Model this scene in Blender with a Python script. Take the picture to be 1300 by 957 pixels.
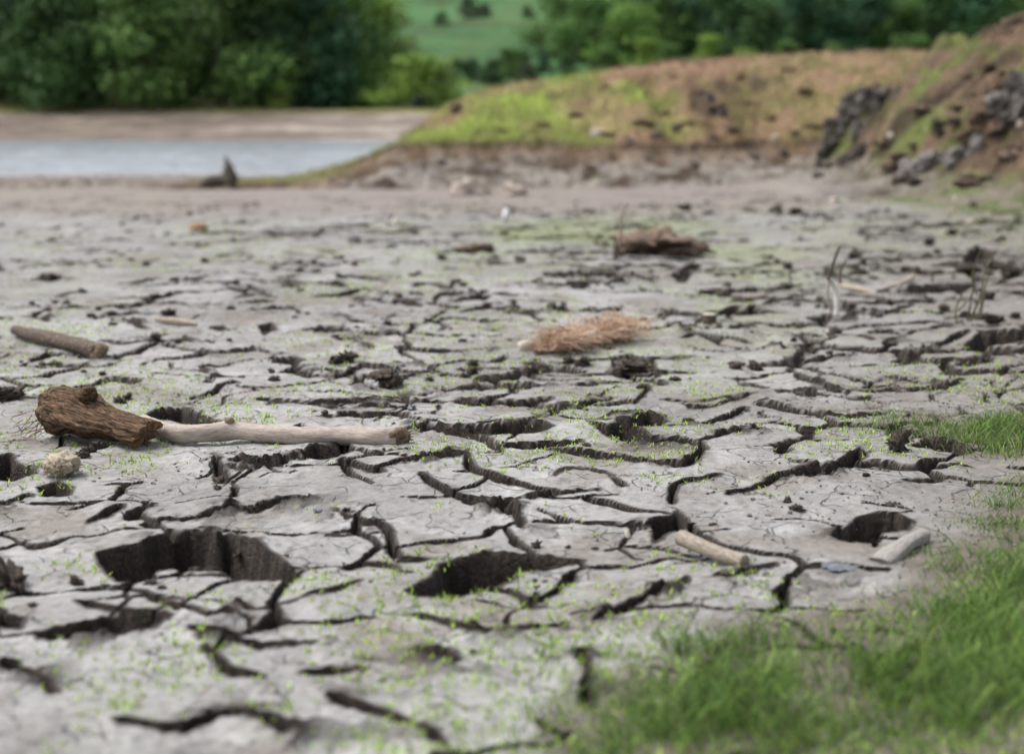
import bpy, math, random
import numpy as np
from mathutils import Vector

# ------------------------------------------------------------------ scene, camera, light
for o in list(bpy.data.objects):
    bpy.data.objects.remove(o)
SC = bpy.context.scene
COL = SC.collection
random.seed(7)
RNG = np.random.default_rng(7)

F = 1805.0          # focal length in photograph pixels (50 mm on a 36 mm wide frame, 1300 px)
HC = 1.0            # camera height
PITCH = math.atan((478.5 - 150.0) / F)
cam_d = bpy.data.cameras.new("camera")
cam = bpy.data.objects.new("camera", cam_d)
COL.objects.link(cam)
cam.location = (0, 0, HC)
cam.rotation_euler = (math.pi / 2 - PITCH, 0, 0)
cam_d.sensor_width = 36.0
cam_d.lens = 50.0
cam_d.clip_start = 0.05
cam_d.clip_end = 3000
cam_d.dof.use_dof = True
cam_d.dof.focus_distance = 4.25
cam_d.dof.aperture_fstop = 1.7
SC.camera = cam

world = bpy.data.worlds.new("World")
SC.world = world
world.use_nodes = True
wn = world.node_tree
bg = wn.nodes["Background"]
sky = wn.nodes.new("ShaderNodeTexSky")
sky.sky_type = 'NISHITA'
sky.sun_disc = False
SUN_EL, SUN_AZ = math.radians(62), math.radians(-75)
sky.sun_elevation = SUN_EL
sky.sun_rotation = SUN_AZ
sky.air_density = 1.0
sky.dust_density = 6.0
sky.ozone_density = 1.0
hs = wn.nodes.new("ShaderNodeHueSaturation")
hs.inputs["Saturation"].default_value = 0.38
wn.links.new(sky.outputs[0], hs.inputs["Color"])
wn.links.new(hs.outputs[0], bg.inputs[0])
bg.inputs[1].default_value = 0.15

sun_d = bpy.data.lights.new("sun", 'SUN')
sun_d.energy = 1.0
sun_d.angle = math.radians(20)
sun_d.color = (1.0, 0.98, 0.95)
sun = bpy.data.objects.new("sun", sun_d)
COL.objects.link(sun)
sdir = Vector((math.sin(SUN_AZ) * math.cos(SUN_EL), math.cos(SUN_AZ) * math.cos(SUN_EL), math.sin(SUN_EL)))
sun.rotation_euler = sdir.to_track_quat('Z', 'Y').to_euler()
sun.location = sdir * 60

SC.view_settings.view_transform = 'Standard'
SC.view_settings.look = 'None'
SC.view_settings.exposure = 0.60
SC.view_settings.gamma = 1.0
SC.view_settings.use_curve_mapping = False

# ------------------------------------------------------------------ numeric helpers
def hsh(ix, iy, seed):
    a = (ix.astype(np.int64) * 374761393 + iy.astype(np.int64) * 668265263 + seed * 1442695041) & 0xFFFFFFFF
    a = ((a ^ (a >> 13)) * 1274126177) & 0xFFFFFFFF
    a = ((a ^ (a >> 16)) * 2246822519) & 0xFFFFFFFF
    a = a ^ (a >> 15)
    return (a & 0xFFFFFF) / float(0x1000000)

def vn(x, y, seed=0):
    """value noise, -1..1"""
    x = np.asarray(x, float); y = np.asarray(y, float)
    ix = np.floor(x); iy = np.floor(y)
    fx = x - ix; fy = y - iy
    fx = fx * fx * fx * (fx * (fx * 6 - 15) + 10)
    fy = fy * fy * fy * (fy * (fy * 6 - 15) + 10)
    a = hsh(ix, iy, seed); b = hsh(ix + 1, iy, seed)
    c = hsh(ix, iy + 1, seed); d = hsh(ix + 1, iy + 1, seed)
    return ((a + (b - a) * fx) * (1 - fy) + (c + (d - c) * fx) * fy) * 2 - 1

def fbm(x, y, octv=4, seed=0, gain=0.5):
    s = 0; a = 1.0; t = 0
    ca, sa = math.cos(0.6), math.sin(0.6)
    for k in range(octv):
        s = s + a * vn(x, y, seed + 17 * k)
        t += a
        a *= gain
        x, y = (x * ca - y * sa) * 2.03 + 5.3, (x * sa + y * ca) * 2.03 + 1.7
    return s / t

def sst(e0, e1, x):
    t = np.clip((x - e0) / (e1 - e0), 0, 1)
    return t * t * (3 - 2 * t)

def voronoi(x, y, cell, seed, jit=0.85):
    """cell id (two ints), distance to the nearest cell border, vector to the cell's point"""
    gx = x / cell; gy = y / cell
    ix = np.floor(gx); iy = np.floor(gy)
    best = np.full(x.shape, 9e9); bx = np.zeros_like(x); by = np.zeros_like(x)
    cx = np.zeros_like(x); cy = np.zeros_like(x)
    for j in (-1, 0, 1):
        for i in (-1, 0, 1):
            jx = ix + i; jy = iy + j
            px = jx + 0.5 + jit * (hsh(jx, jy, seed) - 0.5)
            py = jy + 0.5 + jit * (hsh(jx, jy, seed + 91) - 0.5)
            d = (px - gx) ** 2 + (py - gy) ** 2
            m = d < best
            best = np.where(m, d, best)
            bx = np.where(m, px, bx); by = np.where(m, py, by)
            cx = np.where(m, jx, cx); cy = np.where(m, jy, cy)
    ed = np.full(x.shape, 9e9)
    for j in (-2, -1, 0, 1, 2):
        for i in (-2, -1, 0, 1, 2):
            jx = cx + i; jy = cy + j
            if i == 0 and j == 0:
                continue
            px = jx + 0.5 + jit * (hsh(jx, jy, seed) - 0.5)
            py = jy + 0.5 + jit * (hsh(jx, jy, seed + 91) - 0.5)
            dx = px - bx; dy = py - by
            L = np.sqrt(dx * dx + dy * dy) + 1e-9
            e = ((px + bx) * 0.5 - gx) * dx / L + ((py + by) * 0.5 - gy) * dy / L
            ed = np.minimum(ed, e)
    return cx, cy, ed * cell, (gx - bx) * cell, (gy - by) * cell

cP, sP = math.cos(PITCH), math.sin(PITCH)
def ray(px, py):
    u = (px - 650.0) / F; v = (478.5 - py) / F
    return np.array([u, cP + v * sP, -sP + v * cP])

def Pd(px, py, d):
    """the point of the photograph's pixel at depth d"""
    r = ray(px, py); t = d / r[1]
    return np.array([r[0] * t, d, HC + r[2] * t])

def Pz(px, py, z=0.0):
    r = ray(px, py); t = (z - HC) / r[2]
    return np.array([r[0] * t, r[1] * t, z])

# ------------------------------------------------------------------ macro terrain
ZW = -0.35
def lin(x, pts):
    xs = [p[0] for p in pts]; ys = [p[1] for p in pts]
    return np.interp(x, xs, ys)

DCR = 27.0
_crest = [(330, 236), (380, 226), (450, 209), (500, 189), (530, 166), (560, 142), (600, 122), (650, 111), (700, 104),
          (760, 95), (850, 82), (950, 75), (1050, 70), (1130, 69), (1300, 66), (1500, 64)]
CREST = [(Pd(a, b, DCR)[0], Pd(a, b, DCR)[2]) for a, b in _crest]
_lip = [(380, 232), (440, 214), (480, 198), (500, 190), (530, 186), (600, 186), (700, 186), (780, 190), (900, 190), (1000, 186), (1100, 178), (1500, 170)]
LIP = [(Pd(a, b, 23.3)[0], Pd(a, b, 23.3)[2]) for a, b in _lip]

BANK_C = [(4.30, 0.9), (4.62, 1.22), (4.9, 1.45), (5.25, 1.66), (5.5, 1.85), (5.76, 2.04), (7.0, 2.35), (9.0, 2.7), (14, 3.0)]

def T(x, y):
    x = np.asarray(x, float); y = np.asarray(y, float)
    # flat mud, shore and lake bed, far beach, hill
    base = np.interp(y, [-50, 20, 34, 45, 70, 87, 105, 122, 150, 420, 900],
                     [0, 0, ZW, -1.3, -1.4, ZW, 1.55, 2.0, 5.6, 48.0, 75.0])
    base = base + sst(0.8, 6.0, x) * 0.10 * sst(30, 20, y) * sst(1, 5, y)
    base = base + 0.018 * vn(x * 0.7, y * 0.7, 5) * sst(30, 20, y)
    farw = sst(84, 110, y)
    base = base + farw * (0.35 * fbm(x * 0.06, y * 0.06, 3, 8)) + sst(125, 220, y) * 3.0 * fbm(x * 0.012 + 3, y * 0.012, 3, 12)
    # wooded left shore stands a little higher
    base = base + sst(95, 112, y) * sst(-12, -30, x) * 0.6
    # mound
    zc = lin(x, CREST); zl = lin(x, LIP)
    wob = 0.35 * vn(x * 0.45, x * 0 + 3.0, 21) + 0.12 * vn(x * 1.7, x * 0 + 1.0, 22)
    yb = 20.6 + wob
    yl = 23.3 + wob
    z0 = -0.05
    up = np.clip((y - yb) / (yl - yb), 0, 1)
    low = z0 + (zl - 0.10 - z0) * (0.35 * up + 0.65 * up ** 1.5)
    up2 = np.clip((y - yl) / (DCR - yl), 0, 1)
    scarp = sst(yl, yl + 0.16, y) * 0.13
    hi = (zl - 0.10) + (zc - zl + 0.10 - 0.13) * np.sin(up2 * math.pi / 2) ** 1.15 + scarp
    m = np.where(y < yl, low, hi)
    back = np.clip(y - DCR - 0.8, 0, 40)
    m = m - 0.010 * back ** 2 - 0.03 * back
    # gully in the mound's face
    gx = 2.3 + (27 - y) * 0.10
    g = np.exp(-((x - gx) / 0.22) ** 2) * sst(22.8, 23.6, y) * sst(26.4, 25.4, y)
    m = m - 0.20 * g
    mm = sst(-5.4, -3.6, x)
    m = np.where((y > yb - 0.5) & (x > -5.6), m, -9)
    z = np.maximum(base, np.where(mm > 0, m, -9))
    # right bank: gentle grassy foot, steep face, crest
    xn = 3.75 + 0.10 * np.clip(y - 12, 0, 9) + 0.10 * vn(y * 1.3, y * 0 + 9, 31) + 0.05 * vn(y * 4.0, y * 0 + 9, 32)
    foot = np.interp(y, [10.0, 12.0, 15.0, 22, 30], [0.0, 0.05, 0.27, 0.35, 0.3]) * sst(2.6, 5.2, x)
    yc = np.interp(x, [4.3, 5.8, 9.0], [18.6, 16.4, 14.8])
    cz = lin(x, BANK_C)
    ys = yc - 2.6
    q = np.clip((y - ys) / (yc - ys), 0, 1)
    face = 0.27 + (cz - 0.27) * (0.55 * q + 0.45 * sst(0.15, 0.9, q))
    face = face + 0.10 * sst(0.38, 0.46, q) * sst(0.75, 0.55, q) * (0.5 + 0.8 * vn(x * 1.1, y * 0.3, 37))
    bk = np.clip(y - yc, 0, 40)
    face = face - 0.02 * bk * bk
    nose = sst(-0.1, 0.75, x - xn - 0.15 * sst(17, 20, y))
    bank = np.where(q > 0, foot + (face - foot) * nose * sst(0, 0.2, q), foot)
    fl = sst(9.8, 10.6, y) * sst(30, 24, y)
    z = np.maximum(z, np.where(bank > 0.001, z * 0 + bank * fl, -9)) + 0.0
    return z

def at(px, py):
    """where the pixel's ray meets the terrain"""
    r = ray(px, py)
    t = np.geomspace(1.5, 420, 9000)
    x = r[0] * t; y = r[1] * t; z = HC + r[2] * t
    h = z - T(x, y)
    k = np.argmax(h < 0)
    if h[k] >= 0:
        k = len(t) - 1
    a = h[k - 1] / (h[k - 1] - h[k] + 1e-12)
    tt = t[k - 1] + (t[k] - t[k - 1]) * a
    return np.array([r[0] * tt, r[1] * tt, HC + r[2] * tt])

# ------------------------------------------------------------------ object helpers
def set_props(o, label=None, cat=None, group=None, kind=None):
    if label: o["label"] = label
    if cat: o["category"] = cat
    if group: o["group"] = group
    if kind: o["kind"] = kind
    return o

def mesh_np(name, V, faces, mat, smooth=True, cols=None, attrs=None, normals=None):
    """V (n,3) float, faces: (m,4) or (m,3) int array, or a list of such arrays"""
    me = bpy.data.meshes.new(name)
    V = np.asarray(V, np.float32)
    if not isinstance(faces, list):
        faces = [faces]
    faces = [np.asarray(f, np.int32) for f in faces if len(f)]
    me.vertices.add(len(V))
    me.vertices.foreach_set("co", V.ravel())
    nl = sum(f.size for f in faces); nf = sum(len(f) for f in faces)
    me.loops.add(nl)
    me.polygons.add(nf)
    me.loops.foreach_set("vertex_index", np.concatenate([f.ravel() for f in faces]))
    sizes = np.concatenate([np.full(len(f), f.shape[1], np.int32) for f in faces])
    st = np.concatenate([[0], np.cumsum(sizes)[:-1]]).astype(np.int32)
    me.polygons.foreach_set("loop_start", st)
    me.polygons.foreach_set("use_smooth", np.full(nf, smooth, dtype=bool))
    if cols is not None:
        a = me.attributes.new("Col", 'FLOAT_COLOR', 'POINT')
        c = np.ones((len(V), 4), np.float32); c[:, :3] = cols
        a.data.foreach_set("color", c.ravel())
    if attrs:
        for k, v in attrs.items():
            v = np.asarray(v, np.float32)
            if v.ndim == 1:
                a = me.attributes.new(k, 'FLOAT', 'POINT'); a.data.foreach_set("value", v)
            else:
                a = me.attributes.new(k, 'FLOAT_VECTOR', 'POINT'); a.data.foreach_set("vector", v.ravel())
    me.update()
    me.validate()
    if normals is not None:
        me.normals_split_custom_set_from_vertices(np.asarray(normals, np.float32).tolist())
    if mat:
        me.materials.append(mat)
    return me

def link(name, me, parent=None, loc=None):
    o = bpy.data.objects.new(name, me)
    COL.objects.link(o)
    if parent: o.parent = parent
    if loc is not None: o.location = tuple(loc)
    return o

def thing(name, loc, label, cat, group=None):
    o = bpy.data.objects.new(name, None)
    o.empty_display_size = 0.05
    COL.objects.link(o)
    o.location = tuple(float(v) for v in loc)
    return set_props(o, label, cat, group)

class MB:
    """collects pieces in world coordinates"""
    def __init__(s):
        s.V = []; s.Q = []; s.T = []; s.G = []; s.n = 0
    def add(s, V, Q=None, Tr=None, G=None):
        V = np.asarray(V, float).reshape(-1, 3)
        if Q is not None and len(Q): s.Q.append(np.asarray(Q, int) + s.n)
        if Tr is not None and len(Tr): s.T.append(np.asarray(Tr, int) + s.n)
        s.V.append(V); s.G.append(np.zeros((len(V), 3)) if G is None else np.asarray(G, float)); s.n += len(V)
    def tube(s, P, R, seg=10, rough=0.0, seed=0, cap=True, ridge=0.0, nr=9):
        P = np.asarray(P, float); R = np.asarray(R, float)
        n = len(P)
        tan = np.gradient(P, axis=0); tan /= np.linalg.norm(tan, axis=1)[:, None] + 1e-9
        up = np.array([0, 0, 1.0]) if abs(tan[0][2]) < 0.9 else np.array([1.0, 0, 0])
        V = []; G = []; L = 0
        for i in range(n):
            a = np.cross(tan[i], up); a /= np.linalg.norm(a) + 1e-9
            b = np.cross(a, tan[i])
            if i: L += np.linalg.norm(P[i] - P[i - 1])
            th = np.arange(seg) / seg * 2 * math.pi
            rr = R[i] * (1 + rough * vn(np.cos(th) * 1.6 + L * 18 + seed * 3.1, np.sin(th) * 1.6 + L * 9, seed)
                         + ridge * vn(th / (2 * math.pi) * nr, th * 0 + L * 3.0, seed + 5) * np.minimum(1, th * (2 * math.pi - th)))
            V.append(P[i] + np.cos(th)[:, None] * a * rr[:, None] + np.sin(th)[:, None] * b * rr[:, None])
            G.append(np.stack([th * 0 + L, np.cos(th) * R[i], np.sin(th) * R[i]], 1))
        V = np.concatenate(V); G = np.concatenate(G)
        Q = []
        for i in range(n - 1):
            for j in range(seg):
                k = (j + 1) % seg
                Q.append((i * seg + j, i * seg + k, (i + 1) * seg + k, (i + 1) * seg + j))
        Tr = []
        if cap:
            V = np.vstack([V, P[0], P[-1]]); G = np.vstack([G, [0, 0, 0], [L, 0, 0]])
            c0 = n * seg; c1 = c0 + 1
            for j in range(seg):
                k = (j + 1) % seg
                Tr.append((c0, k, j)); Tr.append((c1, (n - 1) * seg + j, (n - 1) * seg + k))
        s.add(V, Q, Tr, G)
    def build(s, name, mat, parent=None, origin=None, smooth=True):
        V = np.concatenate(s.V); G = np.concatenate(s.G)
        o3 = np.array(parent.location) if parent is not None else (np.zeros(3) if origin is None else np.asarray(origin, float))
        fs = []
        if s.Q: fs.append(np.concatenate(s.Q))
        if s.T: fs.append(np.concatenate(s.T))
        me = mesh_np(name, V - o3, fs, mat, smooth, attrs={"gv": G})
        o = link(name, me, parent)
        if parent is None: o.location = tuple(o3)
        return o

def curve_pts(P, n):
    """smooth path through points"""
    P = np.asarray(P, float)
    t = np.linspace(0, len(P) - 1, n)
    out = []
    for v in t:
        i = int(min(math.floor(v), len(P) - 2)); f = v - i
        p0 = P[max(i - 1, 0)]; p1 = P[i]; p2 = P[i + 1]; p3 = P[min(i + 2, len(P) - 1)]
        out.append(0.5 * ((2 * p1) + (-p0 + p2) * f + (2 * p0 - 5 * p1 + 4 * p2 - p3) * f * f + (-p0 + 3 * p1 - 3 * p2 + p3) * f ** 3))
    return np.array(out)

# ------------------------------------------------------------------ materials
def new_mat(name):
    m = bpy.data.materials.new(name); m.use_nodes = True
    nt = m.node_tree
    return m, nt, nt.nodes["Principled BSDF"], nt.nodes["Material Output"]

def col_mat(name, rough=0.8, spec=0.3, fine=40.0, amt=0.25, bump=0.3, bdist=0.004, fine2=220.0):
    """colour from the mesh's own 'Col' attribute, broken up with fine noise and relief"""
    m, nt, b, out = new_mat(name)
    N = nt.nodes.new; L = nt.links.new
    at_ = N("ShaderNodeAttribute"); at_.attribute_name = "Col"
    tc = N("ShaderNodeNewGeometry")
    n1 = N("ShaderNodeTexNoise"); n1.inputs["Scale"].default_value = fine; n1.inputs["Detail"].default_value = 4
    n2 = N("ShaderNodeTexNoise"); n2.inputs["Scale"].default_value = fine2; n2.inputs["Detail"].default_value = 3
    L(tc.outputs["Position"], n1.inputs["Vector"]); L(tc.outputs["Position"], n2.inputs["Vector"])
    mr = N("ShaderNodeMapRange"); mr.inputs[1].default_value = 0.3; mr.inputs[2].default_value = 0.7
    mr.inputs[3].default_value = 1 - amt; mr.inputs[4].default_value = 1 + amt
    L(n1.outputs["Fac"], mr.inputs[0])
    mx = N("ShaderNodeVectorMath"); mx.operation = 'SCALE'
    L(at_.outputs["Color"], mx.inputs[0]); L(mr.outputs[0], mx.inputs["Scale"])
    L(mx.outputs[0], b.inputs["Base Color"])
    ad = N("ShaderNodeMath"); ad.operation = 'ADD'
    L(n1.outputs["Fac"], ad.inputs[0]); L(n2.outputs["Fac"], ad.inputs[1])
    bp = N("ShaderNodeBump"); bp.inputs["Strength"].default_value = bump; bp.inputs["Distance"].default_value = bdist
    L(ad.outputs[0], bp.inputs["Height"]); L(bp.outputs[0], b.inputs["Normal"])
    b.inputs["Roughness"].default_value = rough
    b.inputs["Specular IOR Level"].default_value = spec
    return m

def noise_mat(name, c1, c2, scale=20, rough=0.85, bump=0.4, bdist=0.004, stretch=None, c3=None, spec=0.25, thr=(0.35, 0.65)):
    """two or three tones mixed by noise; stretch = grain along the piece's own length"""
    m, nt, b, out = new_mat(name)
    N = nt.nodes.new; L = nt.links.new
    if stretch:
        a = N("ShaderNodeAttribute"); a.attribute_name = "gv"
        mp = N("ShaderNodeMapping"); mp.inputs["Scale"].default_value = stretch
        L(a.outputs["Vector"], mp.inputs["Vector"]); src = mp.outputs[0]
    else:
        g = N("ShaderNodeNewGeometry"); src = g.outputs["Position"]
    n1 = N("ShaderNodeTexNoise"); n1.inputs["Scale"].default_value = scale; n1.inputs["Detail"].default_value = 6
    n1.inputs["Roughness"].default_value = 0.65
    L(src, n1.inputs["Vector"])
    cr = N("ShaderNodeValToRGB")
    cr.color_ramp.elements[0].position = thr[0]; cr.color_ramp.elements[0].color = (*c1, 1)
    cr.color_ramp.elements[1].position = thr[1]; cr.color_ramp.elements[1].color = (*c2, 1)
    if c3:
        e = cr.color_ramp.elements.new(min(0.95, thr[1] + 0.12)); e.color = (*c3, 1)
    L(n1.outputs["Fac"], cr.inputs[0]); L(cr.outputs[0], b.inputs["Base Color"])
    bp = N("ShaderNodeBump"); bp.inputs["Strength"].default_value = bump; bp.inputs["Distance"].default_value = bdist
    L(n1.outputs["Fac"], bp.inputs["Height"]); L(bp.outputs[0], b.inputs["Normal"])
    b.inputs["Roughness"].default_value = rough
    b.inputs["Specular IOR Level"].default_value = spec
    return m

def leaf_mat(name, rnd=0.25, trans=0.35):
    """foliage: the object's own colour, varied from leaf to leaf"""
    m, nt, b, out = new_mat(name)
    N = nt.nodes.new; L = nt.links.new
    oi = N("ShaderNodeObjectInfo")
    at_ = N("ShaderNodeAttribute"); at_.attribute_name = "lv"
    mr = N("ShaderNodeMapRange"); mr.inputs[3].default_value = 1 - rnd; mr.inputs[4].default_value = 1 + rnd
    L(at_.outputs["Fac"], mr.inputs[0])
    mx = N("ShaderNodeVectorMath"); mx.operation = 'SCALE'
    L(oi.outputs["Color"], mx.inputs[0]); L(mr.outputs[0], mx.inputs["Scale"])
    L(mx.outputs[0], b.inputs["Base Color"])
    b.inputs["Roughness"].default_value = 0.6
    b.inputs["Specular IOR Level"].default_value = 0.25
    tr = N("ShaderNodeBsdfTranslucent"); L(mx.outputs[0], tr.inputs["Color"])
    ms = N("ShaderNodeMixShader"); ms.inputs[0].default_value = trans
    L(b.outputs[0], ms.inputs[1]); L(tr.outputs[0], ms.inputs[2]); L(ms.outputs[0], out.inputs["Surface"])
    return m

M = {}
def mud_mat():
    """mud: the mesh's colour, fine grain and dark specks; broken soil gets a crumbly relief"""
    m, nt, b, out = new_mat("dried_mud")
    N = nt.nodes.new; L = nt.links.new
    ca = N("ShaderNodeAttribute"); ca.attribute_name = "Col"
    fa = N("ShaderNodeAttribute"); fa.attribute_name = "soil_shade"
    g = N("ShaderNodeNewGeometry")
    def noise(sc, det=4, rg=0.55):
        n = N("ShaderNodeTexNoise"); n.inputs["Scale"].default_value = sc; n.inputs["Detail"].default_value = det
        n.inputs["Roughness"].default_value = rg
        L(g.outputs["Position"], n.inputs["Vector"]); return n.outputs["Fac"]
    def rng(src, a, b_, c, d):
        r = N("ShaderNodeMapRange"); L(src, r.inputs[0])
        for i, v in enumerate((a, b_, c, d)): r.inputs[i + 1].default_value = v
        return r.outputs[0]
    def mth(op, a, b_):
        q = N("ShaderNodeMath"); q.operation = op
        for i, v in enumerate((a, b_)):
            if isinstance(v, (int, float)): q.inputs[i].default_value = v
            else: L(v, q.inputs[i])
        return q.outputs[0]
    n1, n2, n3, n4 = noise(50), noise(280, 3), noise(95, 5, 0.7), noise(16, 5, 0.6)
    grain = rng(n1, .3, .7, .86, 1.14)
    speck = rng(n3, .60, .70, 1.0, .62)
    blot = rng(n4, .3, .7, .88, 1.10)
    soil = rng(n3, .35, .68, .45, 1.75)
    n5 = noise(7, 4, .6); n6 = noise(34, 4, .65)
    wv = N("ShaderNodeTexNoise"); wv.inputs["Scale"].default_value = 6; wv.inputs["Detail"].default_value = 3
    L(g.outputs["Position"], wv.inputs["Vector"])
    wa = N("ShaderNodeVectorMath"); wa.operation = 'SCALE'; wa.inputs["Scale"].default_value = .14; L(wv.outputs["Color"], wa.inputs[0])
    wp = N("ShaderNodeVectorMath"); wp.operation = 'ADD'; L(g.outputs["Position"], wp.inputs[0]); L(wa.outputs[0], wp.inputs[1])
    vo = N("ShaderNodeTexVoronoi"); vo.feature = 'DISTANCE_TO_EDGE'; vo.inputs["Scale"].default_value = 8.0; L(wp.outputs[0], vo.inputs["Vector"])
    hair = mth('MULTIPLY', rng(vo.outputs["Distance"], .006, .022, 1, 0), rng(n5, .46, .56, 0, 1))
    stain = mth('MULTIPLY', rng(n6, .52, .66, 0, 1), rng(n5, .40, .62, .25, 1))
    top = mth('MULTIPLY', mth('MULTIPLY', grain, speck), blot)
    top = mth('MULTIPLY', top, rng(stain, 0, 1, 1.0, .58))
    top = mth('MULTIPLY', top, rng(hair, 0, 1, 1.0, .38))
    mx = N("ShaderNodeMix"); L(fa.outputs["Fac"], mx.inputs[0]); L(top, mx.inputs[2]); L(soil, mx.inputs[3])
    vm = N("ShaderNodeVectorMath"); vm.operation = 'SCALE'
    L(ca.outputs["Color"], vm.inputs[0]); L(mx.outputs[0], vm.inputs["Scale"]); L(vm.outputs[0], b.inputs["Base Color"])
    hgt = mth('ADD', mth('MULTIPLY', mth('ADD', n1, mth('MULTIPLY', n2, .5)), .30), mth('MULTIPLY', mth('MULTIPLY', n3, fa.outputs["Fac"]), 2.6))
    hgt = mth('SUBTRACT', mth('ADD', hgt, mth('MULTIPLY', n6, .9)), mth('MULTIPLY', hair, .8))
    bp = N("ShaderNodeBump"); bp.inputs["Strength"].default_value = .9; bp.inputs["Distance"].default_value = .007
    L(hgt, bp.inputs["Height"]); L(bp.outputs[0], b.inputs["Normal"])
    b.inputs["Roughness"].default_value = .75
    b.inputs["Specular IOR Level"].default_value = .3
    return m
M["mud"] = mud_mat()
M["turf"] = col_mat("turf_and_soil", rough=0.9, spec=0.15, fine=14, amt=0.35, bump=0.8, bdist=0.03, fine2=60)
M["hill"] = col_mat("hillside", rough=0.95, spec=0.1, fine=0.7, amt=0.30, bump=0.8, bdist=0.3, fine2=3)
M["clod"] = noise_mat("dark_mud_clod", (0.024, 0.019, 0.015), (0.115, 0.094, 0.077), 60, 0.9, 0.8, 0.006, thr=(0.3, 0.72))
M["crumb"] = noise_mat("mud_crumbs", (0.07, 0.056, 0.045), (0.30, 0.27, 0.24), 25, 0.9, 0.4, 0.003)
M["oldwood"] = noise_mat("rotten_wood", (0.026, 0.017, 0.011), (0.20, 0.125, 0.075), 9, 0.9, 1.0, 0.012, stretch=(3.5, 16, 16), c3=(0.40, 0.30, 0.21), thr=(0.38, 0.60))
M["oldend"] = noise_mat("broken_wood", (0.10, 0.055, 0.03), (0.30, 0.19, 0.11), 60, 0.9, 0.7, 0.004)
M["branch"] = noise_mat("barkless_branch", (0.27, 0.225, 0.19), (0.47, 0.405, 0.36), 10, 0.7, 0.35, 0.002, stretch=(4, 22, 22), c3=(0.55, 0.49, 0.44))
M["branchend"] = noise_mat("splintered_branch_end", (0.10, 0.07, 0.05), (0.27, 0.20, 0.14), 90, 0.9, 0.7, 0.004)
M["bark"] = noise_mat("grey_brown_bark", (0.055, 0.042, 0.034), (0.17, 0.135, 0.11), 9, 0.9, 0.7, 0.005, stretch=(4, 24, 24), c3=(0.24, 0.20, 0.165))
M["palewood"] = noise_mat("pale_peeled_wood", (0.42, 0.37, 0.31), (0.62, 0.57, 0.50), 12, 0.7, 0.3, 0.002, stretch=(4, 20, 20))
M["whitewood"] = noise_mat("bleached_twig", (0.60, 0.58, 0.54), (0.78, 0.76, 0.72), 20, 0.6, 0.2, 0.001)
M["tan"] = noise_mat("tan_stick", (0.27, 0.22, 0.16), (0.50, 0.43, 0.34), 10, 0.75, 0.3, 0.002, stretch=(4, 20, 20))
M["bark2"] = noise_mat("tan_bark", (0.20, 0.17, 0.135), (0.40, 0.355, 0.295), 9, 0.85, 0.7, 0.004, stretch=(8, 26, 26), c3=(0.55, 0.48, 0.40))
M["twig"] = noise_mat("dark_twig", (0.05, 0.04, 0.03), (0.13, 0.105, 0.08), 30, 0.85, 0.3, 0.001)
M["stem"] = noise_mat("olive_stem", (0.07, 0.065, 0.035), (0.16, 0.145, 0.085), 30, 0.8, 0.3, 0.001)
M["straw"] = noise_mat("dead_straw", (0.36, 0.21, 0.13), (0.74, 0.57, 0.42), 55, 0.75, 0.0, 0.001)
M["strawcore"] = noise_mat("matted_roots", (0.16, 0.095, 0.06), (0.38, 0.25, 0.165), 60, 0.95, 0.8, 0.006)
M["slab"] = noise_mat("weathered_plank", (0.20, 0.185, 0.17), (0.36, 0.34, 0.32), 10, 0.75, 0.4, 0.002, stretch=(4, 30, 30))
M["blue"] = noise_mat("blue_plastic", (0.07, 0.08, 0.10), (0.18, 0.20, 0.23), 30, 0.4, 0.2, 0.002, spec=0.5)
M["white"] = noise_mat("white_plastic", (0.74, 0.74, 0.78), (0.85, 0.85, 0.88), 30, 0.5, 0.1, 0.002)
M["orange"] = noise_mat("orange_leaf", (0.30, 0.16, 0.08), (0.42, 0.24, 0.13), 30, 0.7, 0.2, 0.002)
M["rock"] = noise_mat("grey_rock", (0.09, 0.08, 0.075), (0.27, 0.25, 0.235), 7, 0.85, 0.7, 0.02, c3=(0.38, 0.36, 0.33))
M["darkrock"] = noise_mat("dark_rock", (0.030, 0.026, 0.023), (0.15, 0.135, 0.122), 6, 0.9, 1.0, 0.05, c3=(0.42, 0.40, 0.38), thr=(.42, .60))
M["palerock"] = noise_mat("pale_rock", (0.40, 0.34, 0.29), (0.60, 0.52, 0.45), 9, 0.85, 0.5, 0.01)
M["redsoil"] = noise_mat("reddish_soil_lump", (0.085, 0.06, 0.046), (0.24, 0.175, 0.135), 28, 0.95, 0.8, 0.01)
M["leaf"] = leaf_mat("tree_leaves", 0.75, 0.25)
M["blade"] = leaf_mat("grass_blades", 0.65, 0.35)
M["treebark"] = noise_mat("tree_bark", (0.04, 0.033, 0.027), (0.11, 0.09, 0.075), 3, 0.9, 0.5, 0.03)
M["drum"] = noise_mat("blue_drum", (0.03, 0.05, 0.16), (0.05, 0.08, 0.22), 5, 0.5, 0.0, 0.01)

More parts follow.
